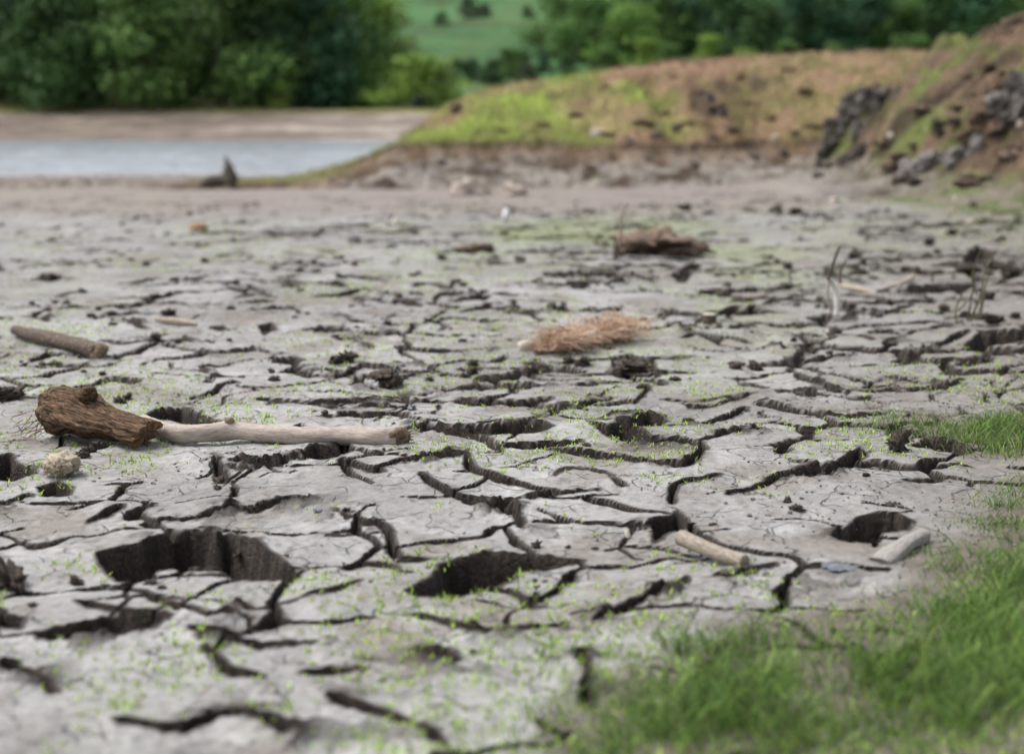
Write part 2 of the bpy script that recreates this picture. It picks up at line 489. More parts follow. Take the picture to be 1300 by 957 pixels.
def water_mat():
    m, nt, b, out = new_mat("lake_water")
    N = nt.nodes.new; L = nt.links.new
    g = N("ShaderNodeNewGeometry")
    mp = N("ShaderNodeMapping"); mp.inputs["Scale"].default_value = (0.55, 1.0, 1)
    L(g.outputs["Position"], mp.inputs["Vector"])
    n1 = N("ShaderNodeTexNoise"); n1.inputs["Scale"].default_value = 2.2; n1.inputs["Detail"].default_value = 5
    L(mp.outputs[0], n1.inputs["Vector"])
    bp = N("ShaderNodeBump"); bp.inputs["Strength"].default_value = 0.3; bp.inputs["Distance"].default_value = 0.05
    L(n1.outputs["Fac"], bp.inputs["Height"]); L(bp.outputs[0], b.inputs["Normal"])
    b.inputs["Base Color"].default_value = (0.25, 0.275, 0.295, 1)
    b.inputs["Roughness"].default_value = 0.25
    b.inputs["IOR"].default_value = 1.42
    b.inputs["Specular IOR Level"].default_value = 0.5
    return m
M["water"] = water_mat()

# ------------------------------------------------------------------ traced openings of the cracked mud (photograph pixels, projected onto the mud)
HOLES = [  # polygon, depth
 ([(120,706),(150,697),(180,690),(205,678),(240,671),(262,674),(275,680),(290,676),(315,683),(335,697),(360,712),(380,722),(375,731),(350,735),(310,732),(270,725),(235,720),(200,722),(175,729),(150,728),(130,718)], .13),
 ([(515,748),(530,738),(548,725),(556,710),(580,704),(610,699),(640,694),(660,697),(690,697),(720,702),(740,705),(735,712),(700,716),(665,722),(640,732),(610,742),(580,750),(550,752),(525,754)], .12),
 ([(40,795),(80,788),(110,779),(145,775),(175,778),(205,776),(225,780),(200,792),(170,802),(130,806),(90,803),(50,803)], .11),
 ([(1058,688),(1075,668),(1090,656),(1115,652),(1140,655),(1157,662),(1150,674),(1120,677),(1105,690),(1080,692)], .11),
 ([(186,524),(200,516),(230,513),(250,519),(282,532),(270,538),(240,537),(215,532),(195,531)], .11),
 ([(522,537),(560,540),(600,541),(625,543),(640,539),(688,538),(703,548),(690,554),(650,556),(625,554),(590,549),(570,551),(530,547)], .11),
 ([(610,638),(650,635),(657,656),(640,653),(620,645)], .08),
 ([(827,658),(850,652),(858,645),(873,655),(870,668),(850,672),(830,681)], .10),
 ([(745,540),(770,545),(790,541),(815,548),(828,555),(860,556),(880,560),(889,569),(850,568),(800,566),(770,560)], .10),
 ([(772,536),(800,535),(825,530),(847,535),(840,543),(810,545),(785,543)], .07),
 ([(863,508),(885,510),(917,510),(905,515),(875,515)], .08),
 ([(1222,444),(1250,431),(1262,426),(1345,430),(1345,443),(1270,444),(1235,447)], .12),
 ([(1150,563),(1170,559),(1195,557),(1226,567),(1230,575),(1195,575),(1165,570)], .10),
 ([(990,603),(1020,598),(1060,588),(1090,572),(1098,583),(1060,600),(1030,610)], .06),
 ([(378,578),(400,570),(440,569),(448,578),(420,586),(390,586)], .08),
 ([(-20,588),(12,579),(25,589),(42,598),(20,606),(-20,608)], .10),
 ([(528,814),(547,817),(572,828),(588,839),(560,839),(535,833)], .08),
 ([(775,452),(800,449),(830,455),(832,468),(800,470),(780,466)], .05),
 ([(1160,418),(1200,410),(1215,414),(1190,422),(1165,424)], .07),
 ([(1222,330),(1245,322),(1265,330),(1250,344),(1225,344)], .08),
 ([(46,612),(70,606),(92,612),(85,624),(55,624)], .05),  # shadow below the fibrous tuft, built as a shallow dark pit
 ([(385,416),(410,412),(442,414),(440,421),(400,423)], .06),
 ([(325,412),(345,407),(352,418),(335,424)], .06),
 ([(345,450),(375,447),(386,452),(370,457),(348,456)], .06),
 ([(850,352),(870,340),(885,346),(868,358)], .05),
 ([(0,770),(30,776),(25,790),(0,786)], .05),
]
CRACKS = [  # polyline, width in photograph px at each end of the list, depth
 ([(95,757),(130,762),(160,770),(205,780)], (4,9), .09),
 ([(560,548),(600,556),(622,565),(637,580)], (7,12), .09),
 ([(635,569),(670,569),(700,567),(735,565)], (9,3), .06),
 ([(535,605),(548,618),(570,628),(590,634),(617,640)], (6,10), .08),
 ([(650,645),(655,655),(662,668)], (10,6), .08),
 ([(592,583),(600,600),(625,608),(660,614),(690,622),(712,626)], (10,3), .07),
 ([(670,633),(690,630),(712,626),(760,622)], (3,2), .05),
 ([(435,650),(445,658),(470,665),(490,672),(497,690),(506,704)], (4,11), .08),
 ([(505,703),(540,702)], (5,2), .04),
 ([(388,757),(420,750),(450,740),(458,735)], (6,4), .07),
 ([(435,715),(470,708),(503,714)], (8,8), .04),
 ([(525,774),(560,782),(590,794),(620,797),(655,795)], (4,6), .08),
 ([(655,794),(690,790),(712,786)], (5,10), .06),
 ([(735,830),(747,845),(742,870),(745,890)], (9,10), .09),
 ([(755,782),(800,765),(850,748),(874,735)], (4,11), .08),
 ([(740,632),(775,637),(810,645),(852,649)], (5,4), .06),
 ([(852,637),(855,622),(870,612),(890,608),(912,602)], (8,4), .07),
 ([(888,563),(892,575),(882,585),(868,592)], (9,5), .07),
 ([(700,573),(760,578),(800,583),(840,590),(872,593)], (6,4), .06),
 ([(702,605),(715,597),(745,595),(770,602),(778,609)], (3,3), .02),
 ([(775,611),(794,620)], (5,6), .06),
 ([(710,533),(745,534),(775,540)], (3,5), .06),
 ([(720,534),(770,530),(825,524)], (2,3), .05),
 ([(845,542),(890,537),(925,529),(950,519)], (3,7), .06),
 ([(885,562),(925,550),(972,547)], (4,5), .06),
 ([(350,356),(390,362),(442,366)], (3,4), .06),
 ([(428,356),(450,354),(480,358),(492,363)], (4,4), .06),
 ([(523,367),(545,364),(570,370),(577,361)], (5,5), .07),
 ([(395,378),(425,377),(466,369)], (6,3), .06),
 ([(425,378),(470,385),(540,389)], (4,2), .05),
 ([(552,388),(557,379),(600,379),(617,374)], (3,4), .05),
 ([(555,388),(580,392),(640,390),(655,383)], (3,4), .05),
 ([(540,408),(552,402),(567,394)], (6,4), .06),
 ([(555,404),(600,405),(655,408)], (3,3), .05),
 ([(440,403),(480,409),(540,410)], (3,2), .05),
 ([(437,418),(480,422),(532,422)], (5,3), .06),
 ([(518,420),(530,410)], (6,5), .05),
 ([(503,437),(545,442),(592,442)], (5,3), .06),
 ([(440,428),(475,438)], (4,4), .05),
 ([(355,468),(410,467),(430,470)], (2,5), .05),
 ([(425,476),(445,470),(460,463),(490,465),(532,468)], (7,2), .06),
 ([(505,476),(550,468)], (3,5), .05),
 ([(580,465),(650,466),(720,470),(775,470),(830,471),(880,468)], (3,5), .07),
 ([(775,470),(800,475),(830,480),(847,483)], (4,6), .06),
 ([(690,487),(750,485),(790,482)], (2,4), .05),
 ([(823,484),(815,500),(803,508)], (8,7), .06),
 ([(708,514),(750,511),(805,505)], (4,6), .06),
 ([(640,512),(700,508)], (9,6), .06),
 ([(640,481),(690,490)], (5,6), .06),
 ([(840,503),(880,505),(952,502)], (3,3), .05),
 ([(912,511),(935,505),(957,500)], (6,4), .06),
 ([(950,481),(978,491)], (5,7), .06),
 ([(325,505),(380,509),(440,510),(500,508),(560,508),(620,507),(652,500)], (4,5), .08),
 ([(648,485),(655,502)], (6,9), .07),
 ([(575,511),(600,514),(630,510)], (8,8), .05),
 ([(430,527),(480,525),(520,528)], (5,6), .06),
 ([(1000,463),(1010,470),(1020,480),(1045,487),(1057,497)], (9,8), .08),
 ([(985,494),(1030,498),(1052,504)], (3,5), .06),
 ([(1063,493),(1100,498),(1142,492)], (3,7), .06),
 ([(1145,447),(1190,440),(1228,431)], (3,5), .06),
 ([(1090,420),(1150,417),(1202,411)], (5,4), .06),
 ([(1140,456),(1180,451),(1217,446)], (8,7), .06),
 ([(1215,466),(1262,463)], (5,7), .06),
 ([(1125,477),(1160,483),(1188,484)], (3,3), .05),
 ([(1150,492),(1200,488),(1222,480)], (4,8), .06),
 ([(990,443),(1020,442),(1060,438)], (4,5), .05),
 ([(1075,425),(1110,433)], (3,5), .05),
 ([(1000,458),(1035,454),(1085,444)], (4,4), .05),
 ([(1148,608),(1178,606),(1207,602)], (5,4), .06),
 ([(920,630),(940,622),(965,615),(1000,606)], (6,5), .05),
 ([(18,355),(50,354),(80,353)], (3,5), .05),
 ([(48,458),(100,460),(110,457)], (3,5), .05),
 ([(73,491),(110,488),(140,480),(177,484)], (6,7), .05),
 ([(238,502),(270,492),(285,484),(302,482)], (6,4), .07),
 ([(130,430),(170,433),(240,430)], (2,6), .04),
 ([(193,473),(230,474)], (2,2), .04),
 ([(245,462),(268,470)], (2,3), .04),
 ([(240,795),(275,808),(330,812),(400,810)], (8,5), .08),
 ([(256,820),(275,834),(292,850),(330,856)], (9,6), .09),
 ([(385,848),(420,843),(462,840)], (6,10), .07),
 ([(203,656),(250,651),(290,641),(320,642),(365,631),(392,633)], (5,9), .05),
 ([(108,662),(130,651),(157,640)], (4,7), .06),
 ([(273,583),(280,598),(287,613)], (10,10), .06),
 ([(290,587),(340,587),(398,584)], (3,5), .05),
 ([(430,588),(455,596),(485,602)], (8,6), .04),
 ([(470,600),(520,590),(592,584)], (3,6), .05),
 ([(0,480),(30,487),(70,485)], (4,5), .05),
 ([(0,497),(40,500),(62,497)], (5,5), .05),
 ([(110,532),(150,540)], (3,3), .04),
 ([(0,640),(20,628),(40,622)], (7,5), .05),
 ([(400,755),(330,775),(300,770)], (3,3), .03),
 ([(900,735),(940,728),(985,718)], (3,5), .03),
 ([(0,832),(40,845),(70,868)], (9,12), .08),
 ([(140,905),(220,915),(300,900),(380,925)], (8,10), .09),
 ([(420,880),(500,900),(560,940)], (8,10), .09),
 ([(690,352),(720,356),(790,350),(830,356)], (4,7), .05),
 ([(655,362),(700,366),(760,363)], (2,3), .05),
 ([(870,375),(920,370),(985,373)], (3,5), .05),
 ([(860,396),(890,400),(940,392)], (3,7), .06),
 ([(950,386),(1000,380),(1050,385)], (3,4), .05),
 ([(1060,392),(1110,398),(1160,390)], (3,5), .05),
 ([(700,390),(740,393),(790,388)], (3,4), .05),
 ([(230,358),(262,352)], (3,4), .04),
 ([(290,372),(315,376)], (4,6), .05),
 ([(160,408),(185,416)], (3,6), .05),
 ([(315,395),(370,393),(380,400)], (4,6), .05),
 ([(880,440),(930,444),(990,438)], (3,4), .05),
 ([(700,452),(760,455),(880,452)], (2,4), .05),
 ([(960,405),(1000,410),(1060,405)], (3,3), .05),
]

def offset_poly(pl, w0, w1):
    P = np.array(curve_pts(pl, max(4, 3 * len(pl))))
    tan = np.gradient(P, axis=0); tan /= np.linalg.norm(tan, axis=1)[:, None] + 1e-9
    nrm = np.stack([-tan[:, 1], tan[:, 0]], 1)
    s = np.linspace(0, 1, len(P))
    w = (w0 + (w1 - w0) * s) * 0.5
    w = w * (0.75 + 0.45 * np.array([random.random() for _ in P]))
    w[0] *= 0.25; w[-1] *= 0.35
    a = P + nrm * w[:, None]; b = P - nrm * w[:, None]
    return list(map(tuple, a)) + list(map(tuple, b[::-1]))

FEATS = []
for poly, dep in HOLES:
    FEATS.append((np.array([Pz(a, b)[:2] for a, b in poly]), dep, 0.022))
for pl, (w0, w1), dep in CRACKS:
    ym = np.mean([p[1] for p in pl])
    k = 1.0 if ym > 520 else 0.8
    FEATS.append((np.array([Pz(a, b)[:2] for a, b in offset_poly(pl, w0 * k, w1 * k)]), dep, 0.014))

def poly_sd(px, py, poly):
    """signed distance, negative inside"""
    d = np.full(px.shape, 1e9); ins = np.zeros(px.shape, bool)
    n = len(poly)
    for i in range(n):
        ax, ay = poly[i]; bx, by = poly[(i + 1) % n]
        ex, ey = bx - ax, by - ay
        wx, wy = px - ax, py - ay
        t = np.clip((wx * ex + wy * ey) / (ex * ex + ey * ey + 1e-12), 0, 1)
        d = np.minimum(d, (wx - ex * t) ** 2 + (wy - ey * t) ** 2)
        c = (ay <= py) != (by <= py)
        xi = ax + (py - ay) / (by - ay + 1e-12) * ex
        ins ^= c & (px < xi)
    d = np.sqrt(d)
    return np.where(ins, -d, d)

GRASS_POLY = [np.array([Pz(a, b)[:2] for a, b in p]) for p in (
    [(560,1010),(650,930),(700,880),(760,838),(850,800),(950,772),(1060,752),(1130,735),(1190,690),(1225,645),(1250,612),(1290,595),(1500,560),(1700,800),(1700,1010)],
    [(1060,548),(1090,525),(1150,512),(1230,522),(1300,512),(1420,505),(1480,560),(1330,600),(1260,585),(1200,560),(1120,548)])]

# ------------------------------------------------------------------ the detailed mud surface
def mud(x, y):
    """relief on top of the macro terrain and the colour of the surface"""
    n_edge = fbm(x * 13, y * 13, 4, 51, 0.45)
    n_fine = fbm(x * 55, y * 55, 2, 61)
    wx = x + 0.16 * fbm(x * 2.0, y * 2.0, 3, 41) + 0.02 * vn(x * 14, y * 14, 43)
    wy = y + 0.13 * fbm(x * 2.3 + 9, y * 2.3 + 4, 3, 42) + 0.02 * vn(x * 14 + 3, y * 14, 44)
    cx, cy, ed, vx, vy = voronoi(wx / 1.35, wy, 0.31, 3)
    tx = hsh(cx, cy, 101) - 0.5; ty = hsh(cx, cy, 102) - 0.5; tz = hsh(cx, cy, 103) - 0.5
    far = sst(4.3, 6.5, y)
    lively = (0.35 + 0.65 * sst(-0.55, 0.15, fbm(x * 0.45 + 2, y * 0.45, 2, 71))) * (0.75 + 0.25 * far)
    # left side is smoother mud, right side more broken
    side = np.clip(0.74 + 0.28 * x / (0.25 * y + 0.4), 0.45, 1.0)
    lively = lively * side
    end = sst(19.6, 18.0, y) * sst(11.5 + 2.2 * vn(x * .8, y * .8, 4), 10.0, y - 0 * x + 6 * sst(2.8, 3.6, x) * 0)
    end = sst(20.0, 17.5, y)
    h = 0.016 * fbm(x * 3.1, y * 3.1, 3, 81) * end + 0.007 * fbm(x * 8.5, y * 8.5, 3, 82) * end
    # drying cracks between the plates
    wmask = sst(-0.55, 0.45, vn(x * 1.9, y * 1.9, 91) + 0.45 * vn(x * 5.1, y * 5.1, 92))
    cw = (0.005 + 0.019 * wmask * (0.5 + 0.7 * far)) * wmask * lively * (1 - 0.25 * (1 - far))
    e1 = ed + 0.008 * n_edge
    crk = sst(0.003, 0.009, cw)
    h = h + (0.13 * (tx * vx + ty * vy) + 0.034 * tz * (0.55 + 0.45 * far)) * lively * end * (crk + (1 - crk) * sst(0.0, 0.12, ed))
    sp = np.clip(np.minimum(0.00060 * y * y, 0.0175 + 0.0021 * np.maximum(y - 7.5, 0)), 0.004, 0.04)
    vc = sst(cw * 1.15 + 0.001 + 0.55 * sp, cw * 0.25 - 0.45 * sp, e1) * (cw > 0.0025) * end
    h = h - 0.065 * vc
    # second generation of fine cracks
    _, _, ed2, _, _ = voronoi(wx * 1.03 + 4.1, wy, 0.17, 13)
    w2 = sst(0.25, 0.7, vn(x * 2.7 + 3, y * 2.7, 94)) * 0.006 * (1 - 0.6 * far)
    vc2 = sst(w2 * 1.3 + 0.0005, w2 * 0.3, ed2 + 0.004 * n_edge) * (w2 > 0.002) * end
    h = h - 0.016 * vc2
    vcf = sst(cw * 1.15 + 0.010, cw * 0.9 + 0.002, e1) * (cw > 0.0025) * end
    soil_shade = np.maximum(vcf, 0.7 * vc2)
    near = np.exp(-np.maximum(e1 - cw, 0) / 0.035) * sst(0.006, 0.012, cw)
    # traced cracks and holes
    dep = np.zeros_like(x); sdm = np.full(x.shape, 0.5)
    for poly, dp, ww in FEATS:
        x0, y0 = poly.min(0) - 0.10; x1, y1 = poly.max(0) + 0.10
        idx = np.nonzero((x > x0) & (x < x1) & (y > y0) & (y < y1))[0]
        if not len(idx): continue
        sd = poly_sd(x[idx], y[idx], poly) + 0.011 * n_edge[idx] + 0.0015 * n_fine[idx]
        dd = dp * sst(-0.3 * sp[idx], np.maximum(ww * (0.6 + dp * 4), 1.4 * sp[idx]), -sd)
        dep[idx] = np.maximum(dep[idx], dd)
        sdm[idx] = np.minimum(sdm[idx], sd)
    wl = sst(0.0, 0.05, dep)
    h = h - dep * (1.0 + 0.30 * n_edge) + wl * 0.030 * fbm(x * 26, y * 26, 3, 99) * sst(0.0, 0.02, dep)
    soil_shade = np.maximum(soil_shade, sst(0.013, 0.003, sdm))  # whole opening and its rim take the soil colour with painted shade
    near2 = np.exp(-np.clip(sdm, 0, 1) / 0.045) * (sdm > 0)
    h = h + 0.010 * np.exp(-np.clip(sdm, 0, 1) / 0.05) * (sdm > -0.002) * (0.5 + 0.8 * vn(x * 5, y * 5, 96))
    h = h + 0.012 * near * lively * (0.4 + vn(x * 6, y * 6, 97)) * end
    # crumbled soil: along edges and in patches
    rt = sst(0.16, 0.30, x / (y + 0.3)) * sst(4.0, 5.5, y)
    patch = sst(0.22 - 0.22 * rt, 0.55 - 0.22 * rt, fbm(x * 1.3 + 7, y * 1.3, 3, 111)) * (0.5 + 0.5 * far)
    zone = np.clip(1.15 * np.maximum(near, near2) * sst(-0.25, 0.45, vn(x * 4.4, y * 4.4, 112)) + 0.8 * patch * sst(0.0, 0.5, vn(x * 7, y * 7, 113)) + 0.7 * (sdm < -0.01), 0, 1) * end
    lump = sst(-0.05, 0.5, fbm(x * 12, y * 12, 3, 121)) * (0.65 + 0.35 * fbm(x * 40, y * 40, 2, 122))
    h = h + zone * (0.022 + 0.008 * far) * lump + zone * 0.005 * n_fine
    soil_shade = np.maximum(soil_shade, zone * sst(0.10, 0.40, lump))
    h = h + 0.0022 * n_edge + 0.0016 * n_fine * (1 - far)
    return h, np.clip(soil_shade, 0, 1), cx, cy, lively, zone

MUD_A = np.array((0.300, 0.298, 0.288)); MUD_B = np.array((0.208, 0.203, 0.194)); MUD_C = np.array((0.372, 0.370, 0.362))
SOIL_SHADE_A = np.array((0.020, 0.0155, 0.012)); SOIL_SHADE_B = np.array((0.066, 0.051, 0.040))  # moist soil inside the mud, darkened further for the black shade of holes
GREENT = np.array((0.20, 0.235, 0.105)); WARM = np.array((0.225, 0.185, 0.165))
TURF_A = np.array((0.23, 0.30, 0.06)); TURF_B = np.array((0.15, 0.17, 0.05)); BRAC = np.array((0.29, 0.19, 0.125))
BRAC2 = np.array((0.17, 0.115, 0.07)); SOIL = np.array((0.07, 0.05, 0.036)); GREYM = np.array((0.25, 0.225, 0.20))

def mix(a, b, t):
    return a * (1 - t)[:, None] + b * t[:, None]

def px_of(x, y, z):
    """photograph pixel of a world point, used only to look up where patches of ground cover lie"""
    zc = y * cP - (z - HC) * sP
    yc = y * sP + (z - HC) * cP
    return 650 + F * x / zc, 478.5 - F * yc / zc

def colour(x, y, z, soil_shade, zone):
    n = len(x)
    a = fbm(x * 1.6, y * 1.6, 3, 201); b = fbm(x * 9, y * 9, 3, 202); c = fbm(x * 38, y * 38, 2, 203)
    col = mix(np.tile(MUD_A, (n, 1)), MUD_B, np.clip(0.35 - 0.9 * a - 0.5 * b, 0, 1))
    col = mix(col, MUD_C, np.clip(0.8 * b + 0.5 * a - 0.15, 0, 0.8))
    col = mix(col, np.array((0.16, 0.14, 0.122)), np.clip(c * 1.5 - 0.40, 0, 0.8))
    col = mix(col, np.array((0.19, 0.168, 0.148)), np.clip(2.0 * fbm(x * 4.3, y * 4.3, 4, 204) - 0.1, 0, 0.75))
    # warm bare band near the shore
    wb = sst(13.5, 16.5, y + 0.8 * a) * sst(3.6, 1.0, x - 0.1 * y)
    col = mix(col, WARM, wb * 0.8)
    # thin film of seedlings and algae
    gl = sst(-0.02, 0.5, fbm(x * 0.55 + 1.7, y * 0.30, 3, 211) + 0.3 * b)
    gm = gl * sst(5.5, 8.5, y) * sst(16, 12.5, y) * sst(3.4, 0.5, x - 0.05 * y)
    col = mix(col, GREENT, np.clip(gm * 0.62 + 0.10 * gl, 0, 0.7))
    # darker trampled soil towards the bank, brown earth under the grass
    col = mix(col, np.array((0.165, 0.148, 0.132)), sst(0.20, 0.34, x / (y + .3) + 0.10 * a + .05 * b) * sst(2.6, 3.6, y) * .75)
    gs = np.full(n, 9.); kk = np.nonzero(y < 6.5)[0]
    for p_ in GRASS_POLY: gs[kk] = np.minimum(gs[kk], poly_sd(x[kk], y[kk], p_))
    col = mix(col, np.array((0.115, 0.098, 0.072)), sst(0.04, -0.14, gs + .10 * b) * .85)
    fr = mix(np.tile(SOIL_SHADE_A, (n, 1)), SOIL_SHADE_B, np.clip(0.5 + 0.8 * c, 0, 1))
    col = mix(col, fr, soil_shade)
    # mound
    ym = y > 20.0
    zl = lin(x, LIP); zc = lin(x, CREST)
    hb = fbm(x * 0.8, y * 0.8, 4, 221); hb2 = fbm(x * 2.6, y * 2.6, 4, 222)
    mask = sst(20.2, 20.9, y + 0.3 * hb2) * sst(-5.6, -4.6, x) 
    rel = z - zl
    greenm = np.clip(1.15 - 0.42 * np.abs(x + 0.6) + 1.3 * hb, 0, 1) + np.clip(0.35 * sst(2.5, 5, x) + 0.6 * hb2 - 0.1, 0, 0.5)
    up = mix(np.tile(BRAC, (n, 1)), BRAC2, np.clip(0.5 + 1.3 * hb2, 0, 1))
    gcol = mix(np.tile(TURF_A, (n, 1)), TURF_B, np.clip(0.3 + 1.4 * hb2, 0, 1))
    up = mix(up, gcol, np.clip(greenm, 0, 1))
    up = mix(up, SOIL, sst(0.16, 0.02, rel + 0.09 * hb2))
    up = mix(up, SOIL, sst(0.22, 0.45, fbm(x * 1.2 + 2, y * 0.9, 4, 226)) * .75)
    lowc = mix(np.tile(GREYM, (n, 1)), SOIL, np.clip(0.36 + 2.4 * hb2, 0, 1))
    lowc = mix(lowc, BRAC2, sst(-0.30, -0.05, rel) * 0.7)
    mo = mix(lowc, up, sst(-0.03, 0.03, rel + 0.03 * hb2))
    left = sst(-2.2, -3.2, x) * sst(21.5, 23, y)
    mo = mix(mo, np.array((0.17, 0.175, 0.07)), left * 0.7)
    col = mix(col, mo, mask)
    # right bank
    ub = x + 1.1 * z; wb_ = y + 0.8 * z
    hb = fbm(ub * 0.9, wb_ * 0.9, 4, 231); hb2 = fbm(ub * 2.6, wb_ * 2.6, 4, 232)
    foot = sst(0.05, 0.16, z + 0.05 * hb2) * sst(10.2, 11.5, y) * sst(3.0, 4.0, x + 0.6 * hb - 0.10 * np.clip(y - 12, 0, 9)) * (y < 22.5)
    fc = mix(np.tile(np.array((0.135, 0.16, 0.068)), (n, 1)), np.array((0.19, 0.165, 0.135)), np.clip(0.30 + 2.2 * hb2 + 0.8 * hb, 0, 1))
    fc = mix(fc, mix(np.tile(GREYM * .8, (n, 1)), SOIL, np.clip(.5 + 2.4 * hb2, 0, 1)), sst(15.2, 16.4, y + 1.0 * hb) * .9)
    hi = sst(0.28, 0.5, z + 0.1 * hb2)
    bc = mix(np.tile(np.array((0.165, 0.115, 0.078)), (n, 1)), np.array((0.085, 0.06, 0.042)), np.clip(0.5 + 1.6 * hb2, 0, 1))
    bc = mix(bc, np.array((0.125, 0.15, 0.045)), np.clip(2.6 * hb + 2.2 * hb2 + 0.38 + 0.9 * sst(1.35, 1.9, z), 0, 0.92))
    bc = mix(bc, SOIL * .8, sst(0.12, 0.42, fbm(x * 1.5 + 5, y * 1.9 + z * 2.5, 4, 225)) * .9)
    fc = mix(fc, bc, hi)
    col = mix(col, fc, foot)
    return col

def grid_faces(nr, nc):
    i = np.arange(nr - 1)[:, None] * nc + np.arange(nc - 1)[None, :]
    i = i.ravel()
    return np.stack([i, i + 1, i + nc + 1, i + nc], 1)

# rows: depth spacing grows with distance
rows = [1.75]
while rows[-1] < 31.5:
    d = rows[-1]
    if d < 2.35: s = 0.0065
    elif d < 7.5: s = min(0.00060 * d * d, 0.0175)
    elif d < 20: s = 0.0175 + 0.0023 * (d - 7.5)
    else: s = 0.075
    rows.append(d + s)
rows = np.array(rows)
NC = 860
us = np.linspace(-0.455, 0.455, NC)
EXTRA = 1.1
RY = np.repeat(rows, NC); RX = (us[None, :] * (rows[:, None] + EXTRA)).ravel()
Hm, FR, CX, CY, LIV, ZONE = mud(RX, RY)
# rough the slopes of mound and bank
sl = sst(20.3, 21.0, RY) + sst(0.12, 0.35, T(RX, RY)) * (RX > 2.5)
sl = np.clip(sl, 0, 1)
lowz = np.clip(sst(20.3, 20.9, RY) * sst(23.4, 22.8, RY) + 0.5 * sl, 0, 1)
TT = T(RX, RY)
rough = 0.10 * np.abs(fbm(RX * 2.6, RY * 1.8, 4, 301)) + 0.05 * fbm(RX * 8, RY * 8, 3, 302)
outc = sst(0.05, 0.35, fbm(RX * 1.1 + 3, RY * 1.4, 3, 305)) * sst(0.3, 0.6, TT) * (RY < 20)   # broken ledges of the bank
step = fbm(RX * 2.0, RY * 2.0, 2, 307)
bankr = sst(0.3, 0.7, TT) * (RX > 2.5) * (RY < 22)
rough = rough + bankr * (0.16 * fbm(RX * 1.3 + 4, RY * 1.6, 3, 311) + 0.12 * fbm(RX * 3.0, RY * 4.0, 3, 312))
RZ = TT + Hm * (1 - 0.85 * sl) + rough * sl * (0.6 + 0.8 * lowz) + outc * sl * 0.16 * (np.floor(step * 7) / 7 + 0.3)
# any steep broken face gets the soil colour with its painted shade
_Z = RZ.reshape(len(rows), NC); _X = RX.reshape(len(rows), NC)
_gy = np.abs(np.gradient(_Z, axis=0)) / np.gradient(rows)[:, None]
_gx = np.abs(np.gradient(_Z, axis=1)) / np.gradient(_X, axis=1)
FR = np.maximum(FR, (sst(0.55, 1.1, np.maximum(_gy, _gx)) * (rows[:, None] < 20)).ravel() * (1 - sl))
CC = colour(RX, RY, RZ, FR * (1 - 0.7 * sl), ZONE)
NR = len(rows)
GRIDZ = RZ.reshape(NR, NC)

def ground_z(x, y):
    x = np.atleast_1d(np.asarray(x, float)); y = np.atleast_1d(np.asarray(y, float))
    r = np.clip(np.searchsorted(rows, y), 0, NR - 1)
    c = np.clip(np.round((x / (rows[r] + EXTRA) + 0.455) / 0.91 * (NC - 1)).astype(int), 0, NC - 1)
    return GRIDZ[r, c]

# normals of the whole surface so that neighbouring plates shade as one
P3 = np.stack([RX, RY, RZ], 1).reshape(NR, NC, 3)
du = np.gradient(P3, axis=1); dv = np.gradient(P3, axis=0)
NRM = np.cross(du, dv).reshape(-1, 3)
NRM /= np.linalg.norm(NRM, axis=1)[:, None] + 1e-12
VALL = P3.reshape(-1, 3)
FA = grid_faces(NR, NC)
cen = VALL[FA[:, 0]]
reg = np.zeros(len(FA), int)          # 0 mud, 1 mound, 2 bank
reg[(cen[:, 1] > 20.45)] = 1
bankm = (cen[:, 1] > 10.5) & (cen[:, 1] < 24.5) & (cen[:, 0] > 2.9 + 0.08 * (cen[:, 1] - 10.5)) & (T(cen[:, 0], cen[:, 1]) > 0.13)
reg[bankm] = 2

FRC = FR * (1 - 0.7 * sl)
def sub_mesh(name, fidx, mat):
    f = FA[fidx]
    u, inv = np.unique(f.ravel(), return_inverse=True)
    return mesh_np(name, VALL[u], inv.reshape(-1, 4), mat, True, cols=CC[u], attrs={"soil_shade": FRC[u]}, normals=NRM[u])

# coarse sheet underneath, out to the horizon; the setting's other big pieces share its rows
def sheet(name, xs, ys, zfun, cfun, mat):
    X, Y = np.meshgrid(xs, ys); x = X.ravel(); y = Y.ravel()
    z = zfun(x, y)
    me = mesh_np(name, np.stack([x, y, z], 1), grid_faces(len(ys), len(xs)), mat, True, cols=cfun(x, y, z))
    o = link(name, me)
    return set_props(o, kind="structure")

def z_ground(x, y):
    inside = (np.abs(x) < 0.45 * (y + EXTRA) + 0.0) & (y > 1.8) & (y < 31.2)
    return T(x, y) - np.where(inside, 0.30, 0.0)
def c_ground(x, y, z):
    return colour(x, y, z, np.zeros_like(x), np.zeros_like(x))
gx = np.unique(np.concatenate([np.linspace(-90, -16, 40), np.linspace(-16, 16, 160), np.linspace(16, 90, 40)]))
gy = np.unique(np.concatenate([np.linspace(-40, 0, 20), np.linspace(0, 34, 170), np.linspace(34, 86, 40)]))
ground = sheet("ground", gx, gy, z_ground, c_ground, M["mud"])
set_props(ground, "grey dried lake bed of cracked mud with seedlings sprouting on it", "mud")

